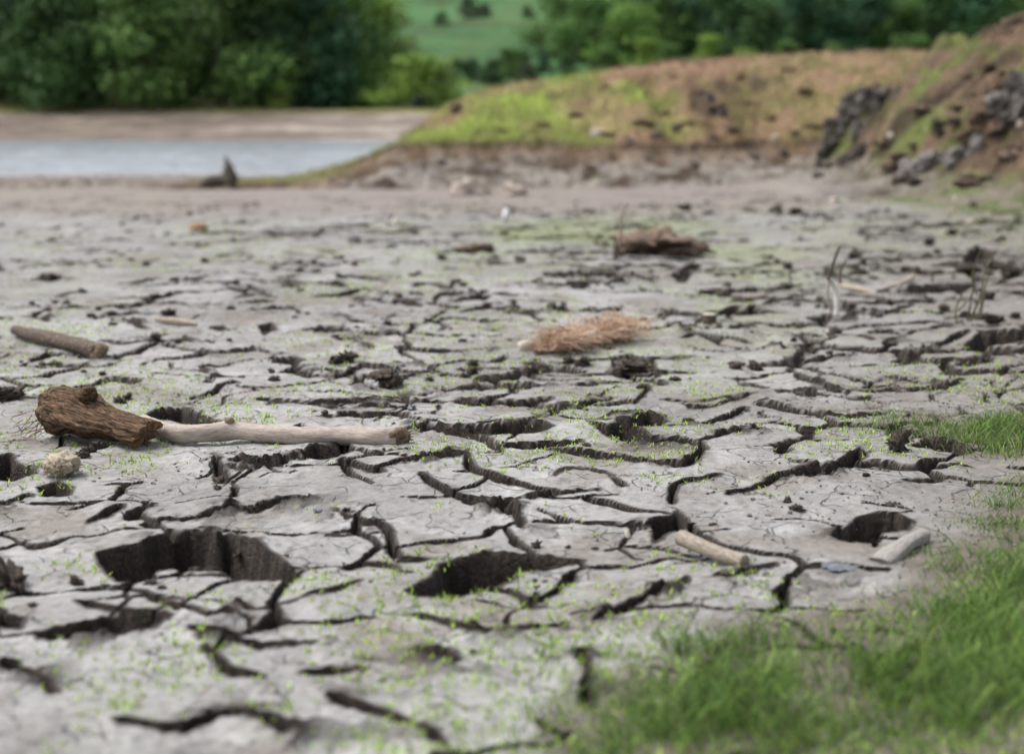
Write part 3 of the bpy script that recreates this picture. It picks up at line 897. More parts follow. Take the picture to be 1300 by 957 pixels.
mudf = np.nonzero(reg == 0)[0]
cid = (CX.astype(np.int64) * 100003 + CY.astype(np.int64))[FA[:, 0]]
ids = cid[mudf]
uid, cnt = np.unique(ids, return_counts=True)
near_ok = {}
order = np.argsort(ids, kind="stable")
srt = ids[order]
starts = np.searchsorted(srt, uid)
ends = np.append(starts[1:], len(srt))
big = np.argsort(-cnt)[:290]
bigset = np.zeros(len(uid), bool); bigset[big] = True
rest = []
for k in range(len(uid)):
    fi = mudf[order[starts[k]:ends[k]]]
    if bigset[k]:
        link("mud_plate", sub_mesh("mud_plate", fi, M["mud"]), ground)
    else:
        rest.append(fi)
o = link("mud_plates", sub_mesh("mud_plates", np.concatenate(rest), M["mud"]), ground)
set_props(o, kind="stuff")

mound = link("mound", sub_mesh("mound", np.nonzero(reg == 1)[0], M["turf"]))
set_props(mound, "low rounded mound with turf and brown bracken above an eroded mud foot", "mound", kind="structure")
bank = link("bank", sub_mesh("bank", np.nonzero(reg == 2)[0], M["turf"]))
set_props(bank, "steep brown earth bank with patches of grass and rock ledges", "bank", kind="structure")

def c_shore(x, y, z):
    n = len(x)
    a = fbm(x * 0.15, y * 0.3, 4, 401); b = fbm(x * 0.6, y * 0.9, 3, 402)
    col = mix(np.tile(np.array((0.215, 0.18, 0.15)), (n, 1)), np.array((0.12, 0.095, 0.078)), np.clip(0.45 + 1.3 * b, 0, 1))
    col = mix(col, np.array((0.36, 0.32, 0.28)), sst(0.1, 0.5, a) * sst(-25, -14, x) * 0.8)
    gr = sst(1.15, 1.5, z + 0.15 * a)
    col = mix(col, np.array((0.17, 0.175, 0.05)), gr * np.clip(0.8 + b, 0, 1))
    return col
far_shore = sheet("far_shore", np.linspace(-110, 80, 160), np.linspace(86, 125, 60), T, c_shore, M["hill"])
set_props(far_shore, "brown bare shore across the lake topped by a strip of grass", "shore")

def c_hill(x, y, z):
    n = len(x)
    a = fbm(x * 0.035, y * 0.035, 4, 411); b = fbm(x * 0.16, y * 0.12, 4, 412)
    col = mix(np.tile(np.array((0.050, 0.120, 0.048)), (n, 1)), np.array((0.080, 0.175, 0.068)), np.clip(0.5 + 1.6 * a, 0, 1))
    col = mix(col, np.array((0.055, 0.075, 0.035)), np.clip(2.4 * b - 0.1 + 1.2 * fbm(x * .05, y * .25, 3, 414), 0, 0.8))
    col = mix(col, np.array((0.13, 0.15, 0.06)), np.clip(1.8 * a * b * 2, 0, 0.5))
    return col
hill = sheet("hill", np.linspace(-260, 320, 200), np.concatenate([np.linspace(125, 330, 110), np.linspace(336, 600, 30)]), T, c_hill, M["hill"])
set_props(hill, "green bracken covered hillside rising behind the lake", "hill")

# water
wy_ = np.concatenate([np.arange(29, 60, .18), np.arange(60, 92, .32)]); wu = np.linspace(-1, 1, 360); wu = .62 * wu * (0.62 + .38 * wu * wu)
WY = np.repeat(wy_, len(wu)); WX = (wu[None, :] * (wy_[:, None] + 6)).ravel()
WZ = ZW + .085 * fbm(WX * 1.0, WY * 1.8, 3, 601) + .022 * vn(WX * 2.6, WY * 3.2, 605)
me = mesh_np("water", np.stack([WX, WY, WZ], 1), grid_faces(len(wy_), len(wu)), M["water"], True)
water = link("water", me)
set_props(water, "pale rippled water of the shrunken lake", "lake", kind="structure")

# ------------------------------------------------------------------ trees and shrubs
def leaves_mesh(name, clumps, n, size, seed, mat, flat=0.5):
    """clumps: (cx,cy,cz,rx,ry,rz) list; n leaves spread over the clumps' shells"""
    r = np.random.default_rng(seed)
    C = np.array(clumps, float)
    wgt = (C[:, 3] * C[:, 4] * C[:, 5]) ** (2 / 3.); wgt /= wgt.sum()
    k = r.choice(len(C), n, p=wgt)
    d = r.normal(size=(n, 3)); d /= np.linalg.norm(d, axis=1)[:, None]
    rad = 1 - 0.55 * r.random(n) ** 2
    rad *= 1 + 0.18 * r.normal(size=n)
    p = C[k, :3] + d * rad[:, None] * C[k, 3:6]
    nr = d * 0.6 + r.normal(size=(n, 3)) * 0.6 + np.array([0, 0, flat])
    nr /= np.linalg.norm(nr, axis=1)[:, None]
    t = np.cross(nr, r.normal(size=(n, 3))); t /= np.linalg.norm(t, axis=1)[:, None] + 1e-9
    b = np.cross(nr, t)
    s = size * (0.6 + 0.8 * r.random(n))
    a0 = p - t * s[:, None]; a1 = p + b * (s * 0.55)[:, None]; a2 = p + t * s[:, None]; a3 = p - b * (s * 0.55)[:, None]
    V = np.stack([a0, a1, a2, a3], 1).reshape(-1, 3)
    Fq = np.arange(4 * n).reshape(-1, 4)
    cl = r.random(len(C))[k] * 0.6 + r.random(n) * 0.4
    return mesh_np(name, V, Fq, mat, False, attrs={"lv": np.repeat(cl, 4)})

def make_crown(seed, h, w, low=0.12, nclump=46, n=5200, leaf=0.26):
    """broadleaf crown reaching nearly to the ground"""
    r = np.random.default_rng(seed)
    cl = []
    for i in range(nclump):
        t = low + (1 - low) * (i + r.random()) / nclump
        prof = (math.sin(min(1, t * 1.25 + 0.12) * math.pi * 0.93) ** 0.6) * (1.0 if t > 0.25 else 0.85)
        a = r.random() * 2 * math.pi
        rr = w * 0.5 * prof * (0.45 + 0.5 * r.random())
        s = w * (0.11 + 0.09 * r.random())
        cl.append((math.cos(a) * rr, math.sin(a) * rr, t * h - s * 0.5, s * 1.15, s * 1.15, s * 0.85))
    return leaves_mesh("crown", cl, n, leaf, seed, M["leaf"]), cl

def make_trunk(seed, h, w, cl):
    mb = MB(); r = random.Random(seed)
    pts = [(0, 0, -0.5), (r.uniform(-.15, .15), r.uniform(-.15, .15), h * 0.25), (r.uniform(-.3, .3), r.uniform(-.3, .3), h * 0.55), (r.uniform(-.4, .4), r.uniform(-.4, .4), h * 0.88)]
    P = curve_pts(pts, 9)
    mb.tube(P, np.linspace(h * 0.026, h * 0.006, 9), 8, 0.15, seed)
    for i in range(9):
        c = cl[r.randrange(len(cl))]
        j = max(2, min(7, int(c[2] / h * 8) - 1))
        e = np.array(c[:3]); s = P[j]
        mid = (s + e) / 2 + np.array([0, 0, 0.06 * h])
        mb.tube(curve_pts([s, mid, e], 6), np.linspace(h * 0.010, h * 0.003, 6), 5, 0.1, seed + i)
    return mb

VAR = []
for i, (h, w) in enumerate([(13, 9.5), (15, 10), (11.5, 9), (14, 8.5), (12.5, 10.5)]):
    cm, cl = make_crown(500 + i, h, w)
    tm = make_trunk(500 + i, h, w, cl)
    V = np.concatenate(tm.V)
    fs = [np.concatenate(tm.Q), np.concatenate(tm.T)]
    VAR.append((cm, mesh_np("trunk", V, fs, M["treebark"], True, attrs={"gv": np.concatenate(tm.G)}), h, w))

def tree(name, px, py, d, var, scale, col, label, cat="tree", group=None, wide=1.0):
    p = Pd(px, py, d)
    z = float(T(np.array([p[0]]), np.array([d]))[0])
    o = thing(name, (p[0], d, z - 0.1), label, cat, group)
    rz = random.uniform(0, 6.28)
    cm, tm, h, w = VAR[var]
    for nm, me in (("crown", cm), ("trunk", tm)):
        c = link(nm, me, o); c.scale = (scale * wide, scale * wide, scale); c.rotation_euler = (0, 0, rz)
        c.color = (*col, 1)
    return o

DK = (0.055, 0.115, 0.036); MD = (0.105, 0.190, 0.052); LT = (0.20, 0.31, 0.06); BL = (0.052, 0.125, 0.062); YG = (0.25, 0.34, 0.07)
GW = "trees of the wood on the far shore"
LEFT = [(-40, 108, 0, 1.0, DK), (25, 113, 1, 1.0, BL), (75, 105, 2, 0.95, DK), (130, 111, 3, 1.0, MD), (185, 106, 4, 0.9, MD),
        (235, 113, 1, 0.95, DK), (280, 108, 0, 1.0, MD), (335, 112, 3, 1.05, DK), (385, 115, 2, 1.05, BL), (440, 119, 4, 0.95, MD), (480, 123, 0, 0.82, LT), (-90, 112, 3, 1.0, DK),
        (0, 122, 4, 1.1, DK), (110, 123, 0, 1.1, DK), (210, 124, 2, 1.15, BL), (310, 124, 1, 1.0, DK), (400, 128, 3, 1.0, DK)]
for px, d, v, s, c in LEFT:
    lab = {DK: "dark green broadleaf tree in the wood on the far shore", BL: "blue green broadleaf tree in the wood on the far shore",
           MD: "mid green leafy tree in the wood on the far shore", LT: "light green tree at the open edge of the far wood"}[c]
    tree("broadleaf_tree", px, 140, d, v, s * random.uniform(.95, 1.05), tuple(q * 1.2 for q in c), lab, group=GW if c != LT else None)
tree("round_bush", 534, 130, 110, 2, 0.36, LT, "rounded light green bush at the end of the far shore", "bush", wide=2.25)
tree("shrub", 355, 130, 106, 0, 0.16, LT, "small light green shrub in front of the dark far wood", "shrub", wide=1.3)
tree("shrub", 450, 118, 121, 4, 0.30, YG, "yellow green shrub beneath the light tree of the far wood", "shrub", wide=1.2)
HT = "hillside tree growing in the belt of trees behind the mound"
for px, d, v, s, c, w in [(712, 168, 4, 0.62, MD, 1.5), (752, 163, 2, 0.66, (0.115, 0.215, 0.065), 1.6), (800, 159, 0, 0.52, (0.15, 0.26, 0.06), 1.7), (775, 172, 1, .7, MD, 1.5), (835, 170, 2, 0.75, MD, 1.2), (880, 172, 3, 0.85, BL, 1.2), (925, 168, 0, 0.8, DK, 1.2),
                        (965, 165, 2, 0.62, (0.06, 0.12, 0.04), 1.3), (1010, 172, 4, 0.8, BL, 1.2), (1050, 174, 1, 0.8, DK, 1.3), (1100, 170, 3, 0.75, BL, 1.3), (1140, 168, 0, 0.55, MD, 1.3), (1180, 172, 2, 0.8, DK, 1.3),
                        (1225, 174, 4, 0.85, BL, 1.2), (1275, 176, 1, 0.85, MD, 1.2), (1330, 176, 3, 0.85, DK, 1.2), (860, 182, 1, 1.0, DK, 1.1), (980, 184, 0, 1.0, BL, 1.2), (1080, 186, 4, 1.0, DK, 1.2), (1200, 186, 2, 1.0, DK, 1.2), (760, 184, 3, .7, DK, 1.2)]:
    nm = "light green" if c[0] > .15 else "dark green" if c == DK else "blue green" if c == BL else "mid green"
    tree("hill_tree", px, 80, d, v, s, tuple(q * 1.25 for q in c), nm + (" tree at the back" if d > 180 else " tree") + " of the hillside belt behind the mound", group="trees of the belt on the hillside", wide=w)
SB = "low scrub bush on the green hillside left of the tree belt"
for px, py, d, s, c in [(560, 100, 140, .16, BL), (590, 95, 143, .18, DK), (620, 100, 141, .16, (0.05, 0.07, 0.04)), (645, 90, 146, .22, MD), (670, 95, 142, .15, (0.06, 0.075, 0.045)), (600, 80, 152, .15, BL), (575, 85, 150, .14, DK),
                        (690, 80, 152, .16, BL), (640, 75, 158, .12, (0.05, 0.07, 0.04)), (595, 32, 215, .22, (0.055, 0.06, 0.04)), (560, 40, 205, .15, DK), (615, 28, 222, .18, (0.05, 0.06, 0.04)), (720, 85, 150, .18, DK),
                        (900, 85, 150, .28, LT), (945, 85, 148, .26, LT), (850, 85, 150, .24, MD), (1000, 82, 152, .26, MD), (820, 85, 152, .26, LT), (770, 88, 150, .24, MD), (1060, 80, 155, .22, MD), (540, 92, 146, .2, DK), (660, 84, 150, .22, MD), (625, 110, 138, .18, DK), (670, 30, 220, .16, DK)]:
    SB = ("light green" if c[0] > .15 else "brownish" if c[1] < .09 else "mid green" if c == MD else "dark green") + (" scrub bush high on the open green hillside" if d > 200 else " scrub bush at the foot of the green hillside")
    tree("scrub_bush", px, py, d, random.randrange(5), s, c, SB, "bush", "scrub bushes on the hillside", wide=1.6)

# dark blue drum in front of the round bush
p = at(531, 137)
o = thing("drum", p, "small dark blue drum in front of the rounded far bush", "drum")
mb = MB(); mb.tube([(p[0], p[1], p[2]), (p[0], p[1], p[2] + .05), (p[0], p[1], p[2] + .35), (p[0], p[1], p[2] + .7), (p[0], p[1], p[2] + .75)], [.26, .28, .27, .28, .25], 14)
mb.build("barrel", M["drum"], o)
mb = MB()
for zz in (.25, .5): mb.tube([(p[0], p[1], p[2] + zz - .02), (p[0], p[1], p[2] + zz + .02)], [.3, .3], 14)
mb.build("hoop", M["drum"], o)

# ------------------------------------------------------------------ lumps: rocks and clods
def lump_mesh(name, seed, mat, sub=3, facets=9, sharp=0.85, noise=0.18, freq=2.2, squash=(1, 1, 0.8), ragged=0.0, boxy=0.0, smooth=True):
    """a faceted, roughened lump of about unit radius standing on z = 0"""
    import bmesh
    r = np.random.default_rng(seed)
    bm = bmesh.new(); bmesh.ops.create_icosphere(bm, subdivisions=sub, radius=1.0)
    V = np.array([v.co[:] for v in bm.verts]); Ff = np.array([[v.index for v in f.verts] for f in bm.faces]); bm.free()
    D = V / np.linalg.norm(V, axis=1)[:, None]
    rad = np.ones(len(D)) * 1.15
    for _ in range(facets):
        n = r.normal(size=3); n /= np.linalg.norm(n); k = r.uniform(0.62, 0.95)
        dt = D @ n
        lim = np.where(dt > 0.15, k / np.maximum(dt, 0.15), 9)
        rad = np.where(lim < rad, rad + (lim - rad) * sharp, rad)
    q = D * freq
    rad = rad * (1 + noise * fbm(q[:, 0] + q[:, 2] * 1.7 + seed, q[:, 1] - q[:, 2] * 1.3, 4, seed))
    if ragged: rad = rad * (1 + ragged * fbm(D[:, 0] * 9 + D[:, 2] * 5 + seed, D[:, 1] * 9 - D[:, 2] * 6, 3, seed + 3))
    if boxy: D = D / (np.max(np.abs(D), axis=1)[:, None] ** boxy)
    V = D * rad[:, None] * np.array(squash)
    V[:, 2] -= V[:, 2].min() * 0.72
    return mesh_np(name, V, Ff, mat, smooth)

CLOD = [lump_mesh("mud_clod", 700 + i, M["clod"], 4, 4, 0.4, 0.9, 2.6, (1, 0.9, 0.62), ragged=0.55) for i in range(6)]

CLODM = {}
def clod(px, py, wpx, hk=1.0, label=None, name="mud_clod", group="dark mud clods", mat=None, var=None):
    p = at(px, py)
    d = p[1]
    r = wpx * 0.5 * d / F
    z = float(np.min(ground_z(p[0] + np.array([-.5, 0, .5, 0]) * r, d + np.array([0, .5, 0, -.5]) * r)))
    z = max(z, p[2] - 0.03)
    me = CLOD[random.randrange(6) if var is None else var]
    if mat:
        if (me.name, mat.name) not in CLODM:
            m2 = me.copy(); m2.materials[0] = mat; CLODM[(me.name, mat.name)] = m2
        me = CLODM[(me.name, mat.name)]
    o = link(name, me, None, (p[0], d + r * 0.6, z - 0.004))
    o.scale = (r, r * 0.8, r * 0.85 * hk); o.rotation_euler = (0, 0, random.uniform(0, 6.28) if hk < 1.6 else 0)
    set_props(o, label or "rough dark clod of mud lying on the cracked grey mud", "clod", None if label else group)
    return o

for px, py, w in [(440,460,22),(424,462,18),(345,473,9),(347,482,12),(935,470,14),(857,485,10),(612,460,12),(600,466,12),(680,465,14),(742,466,18),(722,464,15),(562,478,8),(600,476,16),(588,480,14),(545,483,10),
                  (875,533,11),(745,568,9),(1008,434,9),(1062,426,12),(1265,408,20),(1290,402,12),(1250,404,14),(1040,440,12),(960,470,18),(815,493,10),(40,385,8),(45,392,10),(85,387,8),(105,372,8),(125,395,8),(200,398,9),(215,402,14),(198,432,14),(293,390,8),(300,362,9),
                  (130,478,10),(160,508,12),(152,512,14),(175,490,10),(95,505,16),(60,510,14),(110,576,14),(125,572,16),(105,585,14),(690,470,10),(520,472,9),(880,342,16),(1000,340,12),(1085,342,10),(1150,345,12),(1190,325,10),(1210,300,12),(1235,262,10),(1180,312,14),(700,330,14),(620,320,16),(560,330,10),(660,334,12),(985,272,12),(1010,275,14),(870,268,14),(900,272,12),(640,298,10),(760,300,10),(450,340,8),(380,345,9),(260,335,8),
                  (275,620,10),(640,672,8),(680,690,14),(720,690,8),(755,690,8),(640,610,6),(1000,640,12),(1012,650,14),(1045,595,12),(1075,590,14),(1100,606,10),(880,680,9),(905,668,8),(95,740,18),(155,740,10),(190,745,12),(205,752,10),(185,760,14),(225,780,12),(600,830,10),(40,770,10),(300,690,10),
                  (1230,345,22),(1215,338,18),(1262,340,20),(1285,350,24),(1130,385,14),(1170,375,12),(1200,395,14),(1255,380,16)]:
    clod(px, py, w)
clod(490, 490, 34, 0.9, "large round crumbly mud clod beside the long crack")
clod(798, 470, 52, 0.55, "broad broken heap of dark mud in a pit before the straw")
clod(828, 476, 22, 0.8, "small grey clod at the end of the broad mud heap")
clod(1141, 578, 20, 2.1, "upright dark mud stub standing beside a crescent hole", "mud_stub")
clod(1133, 640, 18, 1.5, "dark mud stub poking out of the grass edge", "mud_stub")
clod(8, 510, 36, 0.95, "dark root bound clump left of the rotten stump", "root_clump")
clod(5, 745, 50, 1.2, "large shaggy dark clump beyond the crescent hole", "root_clump")
clod(281, 612, 20, 1.5, "tall narrow dark clod standing in a short crack", "mud_clod")
clod(835, 327, 84, 0.62, "reddish brown lump of soil beside the leaning twig", "soil_lump", mat=M["redsoil"])
clod(598, 318, 34, 0.5, "small brown tussock of soil on the green tinged mud", "soil_lump", mat=M["redsoil"])
clod(578, 146, 12, 1.8, "small brown earth stub on the mound's left shoulder", "earth_stub", mat=M["redsoil"])

ROCK = [lump_mesh("rock", 800 + i, M["rock"], 3, 18, 1.0, 0.35, 2.2, (1, .8, .8), ragged=.3, boxy=.6, smooth=False) for i in range(4)]
def rock(px, py, wpx, hpx, label, mat, group=None, name="rock", rz=None, deep=1.0):
    p = at(px, py); r = wpx * 0.5 * p[1] / F; hh = hpx * 0.5 * p[1] / F
    me = ROCK[random.randrange(4)].copy(); me.materials[0] = mat
    o = link(name, me, None, (p[0], p[1] + r * 0.5, p[2] - hh * 0.45))
    o.scale = (r, r * 1.0 * deep, hh * 1.5); o.rotation_euler = (random.uniform(-.35, .35), random.uniform(-.35, .35), random.uniform(-.4, .4) if rz is None else rz)
    return set_props(o, label, "rock", group)
rock(600, 248, 42, 24, "pale rock lying at the edge of the far mud, beside the flat one", M["palerock"])
rock(581, 249, 20, 24, "small pale rock leaning on the larger one below the mound", M["palerock"])
rock(650, 249, 42, 20, "flat pale rock lying at the foot of the mound", M["palerock"])
rock(756, 174, 18, 14, "single pale rock half buried in the mound's scarp", M["palerock"])
JR = "jagged dark rock in the outcrop at the bank's nose"
for px, py, w, h in [(1082,150,52,44),(1062,180,38,40),(1094,174,30,26),(1076,168,22,24),(1050,190,18,16),(1116,140,22,18),(1140,122,18,12),(1088,205,18,12),(1040,226,18,10),(1055,200,34,26),(1106,132,40,26),(1124,126,34,20),(1074,210,30,18),(1045,216,26,16),(1098,196,26,18)]:
    rock(px, py, w, h, JR, M["darkrock"], "rocks of the outcrop", rz=random.uniform(-1.5, 1.5))
LR = "grey rock of the long low ledge on the bank"
for px, py, w, h in [(1158,222,44,18),(1186,214,50,24),(1216,206,44,20),(1236,196,22,26)]:
    rock(px, py, w, h, LR, M["rock"], "rocks of the long ledge", rz=random.uniform(-.5, .3))
DR = "blackish rock high on the bank beside the pale stone"
for px, py, w, h in [(1274,142,44,36),(1290,124,42,38),(1306,142,50,46),(1286,156,40,18)]:
    rock(px, py, w, h, DR, M["darkrock"], "dark rocks high on the bank", rz=random.uniform(-1.5, 1.5))
rock(1241, 133, 7, 11, "tiny white stone on the brown slope of the bank", M["white"])
rock(1297, 160, 12, 9, "small pale stone below the blackish rocks", M["palerock"])
PS = "small pale stone on the bare ground below the bank"
for px, py, w, h in [(1208,270,12,7),(1232,285,14,8),(1060,258,14,8),(1100,208,14,14),(1030,262,10,8),(1215,254,8,6),(985,178,10,8),(1178,168,10,8),(1132,175,12,8)]:
    rock(px, py, w, h, PS, M["palerock"], "scattered pale stones")
DS = "dark stone lying along the eroded foot of the mound"
for px, py, w, h in [(835,180,20,12),(860,168,16,12),(905,180,18,12),(800,183,16,8),(705,207,20,10),(660,205,16,8),(760,212,18,8),(820,205,16,8),(880,215,18,10),(955,205,16,10),(560,210,14,8),(1010,175,14,10),(995,200,14,10),(915,150,16,12),(900,128,14,12)]:
    rock(px, py, w, h, DS, M["darkrock"], "dark stones on the mound's foot")

EL = "dark lump of earth or tussock on the brown slope of the bank"
for i in range(46):
    px = random.uniform(1120, 1298); py = random.uniform(60, 250)
    if py < 112 - (px - 1110) * .42 + 22: continue
    g_ = at(px, py)
    if g_[1] > 19 or g_[2] < .25: continue
    clod(px, py, random.uniform(10, 30), random.uniform(.4, .8), EL, "earth_lump", None, M["redsoil"] if i % 3 else M["clod"])["group"] = "earth lumps on the bank"
ML = "brown lump of earth on the upper slope of the mound"
for px, py, w in [(640, 168, 14), (690, 160, 18), (730, 150, 16), (775, 172, 20), (815, 160, 22), (845, 150, 16), (880, 160, 26), (905, 140, 24), (890, 118, 16), (925, 170, 22), (950, 130, 18), (985, 150, 20), (1020, 120, 18), (1035, 165, 20), (860, 100, 16), (710, 125, 12), (940, 100, 14), (1000, 92, 16), (770, 112, 14)]:
    clod(px, py, w, random.uniform(.3, .55), ML, "earth_lump", None, M["redsoil"])["group"] = "earth lumps on the mound"

# ------------------------------------------------------------------ driftwood
def gz(x, y): return float(ground_z(x, y)[0])

# rotten stump
bp = Pz(118, 563); bp[2] = gz(bp[0], bp[1])
st_ = thing("rotten_stump", bp, "thick brown rotten stump lying at the left end of the long branch", "stump")
A = Pz(52, 548, 0.02); B = Pz(183, 561, 0.02)
A[1] += 0.08; B[1] += 0.03
nst, seg = 60, 84
prof = [(0, .072, .064, .054), (.03, .076, .074, .064), (.14, .080, .081, .075), (.30, .079, .080, .085), (.40, .073, .073, .086), (.52, .062, .062, .084), (.75, .050, .050, .075), (1.0, .040, .040, .062)]
ax = (B - A); Ln = np.linalg.norm(ax[:2]); ex = np.array([ax[0], ax[1], 0]) / Ln; ey = np.array([-ex[1], ex[0], 0])
V = []; G = []
th = np.arange(seg) / seg * 2 * math.pi
for i in range(nst):
    s = i / (nst - 1)
    zc, rz_, ry_ = [np.interp(s, [p[0] for p in prof], [p[k] for p in prof]) for k in (1, 2, 3)]
    rd = 1 + 0.075 * vn(th * 4.3 + 0.4 * math.sin(5 * s), th * 0 + s * 3, 901) + 0.05 * vn(th * 9, th * 0 + s * 5, 902) + 0.20 * fbm(np.cos(th) * 1.7 + s * 5, np.sin(th) * 1.7, 3, 903) + 0.025 * vn(th * 20, th * 0 + s * 9, 904)
    hollow = np.exp(-((th - 4.15) / 0.5) ** 2) * sst(0.12, 0.3, np.array([s]))[0] * sst(1.0, .85, np.array([s]))[0]      # hollow underside towards the viewer
    rd = rd * (1 - 0.45 * hollow)
    sx = 0.012 * vn(th * 3, th * 0 + 7, 905) * (s > .97) + (0.018 * np.sin(th) if s > .9 else 0)
    P = A + ex * (s * Ln) + ex * np.reshape(sx, (-1, 1)) + ey * (np.cos(th) * ry_ * rd)[:, None] + np.array([0, 0, 1.]) * (zc + np.sin(th) * rz_ * rd)[:, None]
    V.append(P); G.append(np.stack([th * 0 + s * Ln, np.cos(th) * ry_, np.sin(th) * rz_], 1))
V = np.concatenate(V); G = np.concatenate(G)
V[:, 2] = np.maximum(V[:, 2] - 0.014, -0.03) + bp[2]
Q = [(i * seg + j, (i + 1) * seg + j, (i + 1) * seg + (j + 1) % seg, i * seg + (j + 1) % seg) for i in range(nst - 1) for j in range(seg)]
mb = MB(); mb.add(V, Q, None, G)
body = mb.build("trunk", M["oldwood"], st_)
e = V[-seg:]; c = e.mean(0)
mb = MB(); ring2 = c + (e - c) * 0.55 + ex * 0.006 * RNG.normal(size=(seg, 1))
mb.add(np.vstack([e, ring2, c[None] - ex * 0.008]), [(j, seg + j, seg + (j + 1) % seg, (j + 1) % seg) for j in range(seg)], [(seg + j, 2 * seg, seg + (j + 1) % seg) for j in range(seg)])
mb.build("broken_end", M["oldend"], st_)
e = V[:seg]; c = e.mean(0)
mb = MB(); mb.add(np.vstack([e, c[None] - ex * 0.012]), None, [(j, (j + 1) % seg, seg) for j in range(seg)])
mb.build("root_end", M["oldend"], st_)
k0 = A + ex * (Ln * 0.34) + np.array([0, 0, bp[2] + .103])
mb = MB(); mb.tube(curve_pts([k0, k0 + ex * .03 + np.array([0, -.01, .022]), k0 + ex * .052 + np.array([0, -.02, .034]), k0 + ex * .064 + np.array([0, -.02, .034])], 9), [.036, .034, .031, .029, .028, .029, .028, .024, .012], 18, 0.22, 9, ridge=0.12)
mb.build("knot", M["oldwood"], st_)
mb = MB()
for i in range(16):
    q = A + ex * random.uniform(-.03, .05) + ey * random.uniform(-.09, -.02) + np.array([0, 0, bp[2] + random.uniform(.0, .07)])
    q2 = q + np.array([random.uniform(-.05, .02), random.uniform(-.05, 0), -random.uniform(0, .05)])
    q3 = q2 + np.array([random.uniform(-.05, .03), random.uniform(-.03, 0.01), -.01]); q3[2] = max(q3[2], bp[2])
    mb.tube(curve_pts([q, q2, q3], 6), np.linspace(.0016, .0006, 6), 4)
mb.build("rootlet", M["oldend"], st_)

# long pale branch
axis = [(181,531,.03),(192,539,.03),(212,547,.03),(240,551,.032),(290,547,.036),(330,550,.034),(380,553,.033),(430,554,.033),(475,556,.034),(503,555,.036)]
pts = []
zb = float(np.median([gz(*Pz(a, b, z)[:2]) for a, b, z in axis]))
for a, b, z in axis:
    pts.append(Pz(a, b, z + zb))
P = curve_pts(pts, 70)
s = np.linspace(0, 1, 70)
R = np.interp(s, [0, .02, .06, .2, .40, .445, .49, .7, .93, 1], [.010, .017, .020, .0255, .029, .032, .028, .029, .032, .031])
bb = P[35].copy(); bb[2] = zb
br = thing("fallen_branch", bb, "long pale barkless branch lying beside the rotten stump", "branch")
mb = MB(); mb.tube(P, R, 22, 0.10, 31, ridge=0.05); mb.build("limb", M["branch"], br)
kp = P[31]
mb = MB(); mb.tube(curve_pts([kp + (0, 0, .012), kp + (.002, -.008, .034), kp + (.002, -.012, .044)], 5), [.020, .017, .013, .012, .006], 14, .2, 4); mb.build("knot", M["branchend"], br)
mb = MB(); tdir = P[-1] - P[-3]; tdir /= np.linalg.norm(tdir)
mb.tube(curve_pts([P[-1] - tdir * .02, P[-1] + tdir * .012 + (0, 0, .006), P[-1] + tdir * .035 + (0, 0, .018)], 7), [.033, .036, .037, .036, .033, .028, .018], 20, 0.35, 71, ridge=.3)
for i in range(7):
    a = random.uniform(0, 6.28); q = P[-1] + tdir * .02 + np.array([0, .018 * math.cos(a), .018 * math.sin(a) + .008])
    mb.tube([q, q + tdir * random.uniform(.015, .035) + (0, random.uniform(-.01, .01), random.uniform(-.005, .015))], [.007, .001], 5)
mb.build("splintered_end", M["branchend"], br)

def stick(name, pix, rad, mat, label, cat="stick", seg=10, n=24, rough=.12, ends=None, ridge=0.05, endmat=None, z0=None):
    """pix: (px, py, height above the mud) along the axis"""
    pts = []
    for a, b, hgt in pix:
        g0 = at(a, b)
        zz = (gz(g0[0], g0[1]) if z0 is None else z0) + hgt
        pts.append(Pz(a, b, zz))
    P = curve_pts(pts, n)
    base = P[0].copy(); base[2] = P[:, 2].min()
    o = thing(name, base, label, cat)
    R = np.interp(np.linspace(0, 1, n), np.linspace(0, 1, len(rad)), rad)
    mb = MB(); mb.tube(P, R, seg, rough, hash(label) % 97 if False else len(label), ridge=ridge); mb.build("limb", mat, o)
    if endmat:
        t = P[-1] - P[-2]; t /= np.linalg.norm(t)
        mb = MB(); mb.tube([P[-1] - t * R[-1] * .3, P[-1] + t * R[-1] * .5, P[-1] + t * R[-1] * .9], [R[-1] * 1.04, R[-1] * 1.0, R[-1] * .5], seg + 4, .35, 5); mb.build("broken_end", endmat, o)
    return o, P

lg, P = stick("small_log", [(18, 419, .03), (45, 426, .03), (80, 434, .03), (126, 446, .03)], [.020, .027, .032, .033, .034], M["bark"], "short dark log with shaggy bark lying on the left of the mud", "log", 18, 30, .14, ridge=.12, endmat=M["branchend"])
mb = MB()
for i in range(40):
    q = P[random.randrange(14, 30)] + np.array([0, -.02, random.uniform(-.01, .03)])
    q2 = q + np.array([random.uniform(-.03, .03), -.02, random.uniform(-.03, .02)])
    mb.tube([q, (q + q2) / 2 + (0, -.01, .005), q2], [.0015, .0012, .0005], 4)
mb.build("bark_fibres", M["straw"], lg)

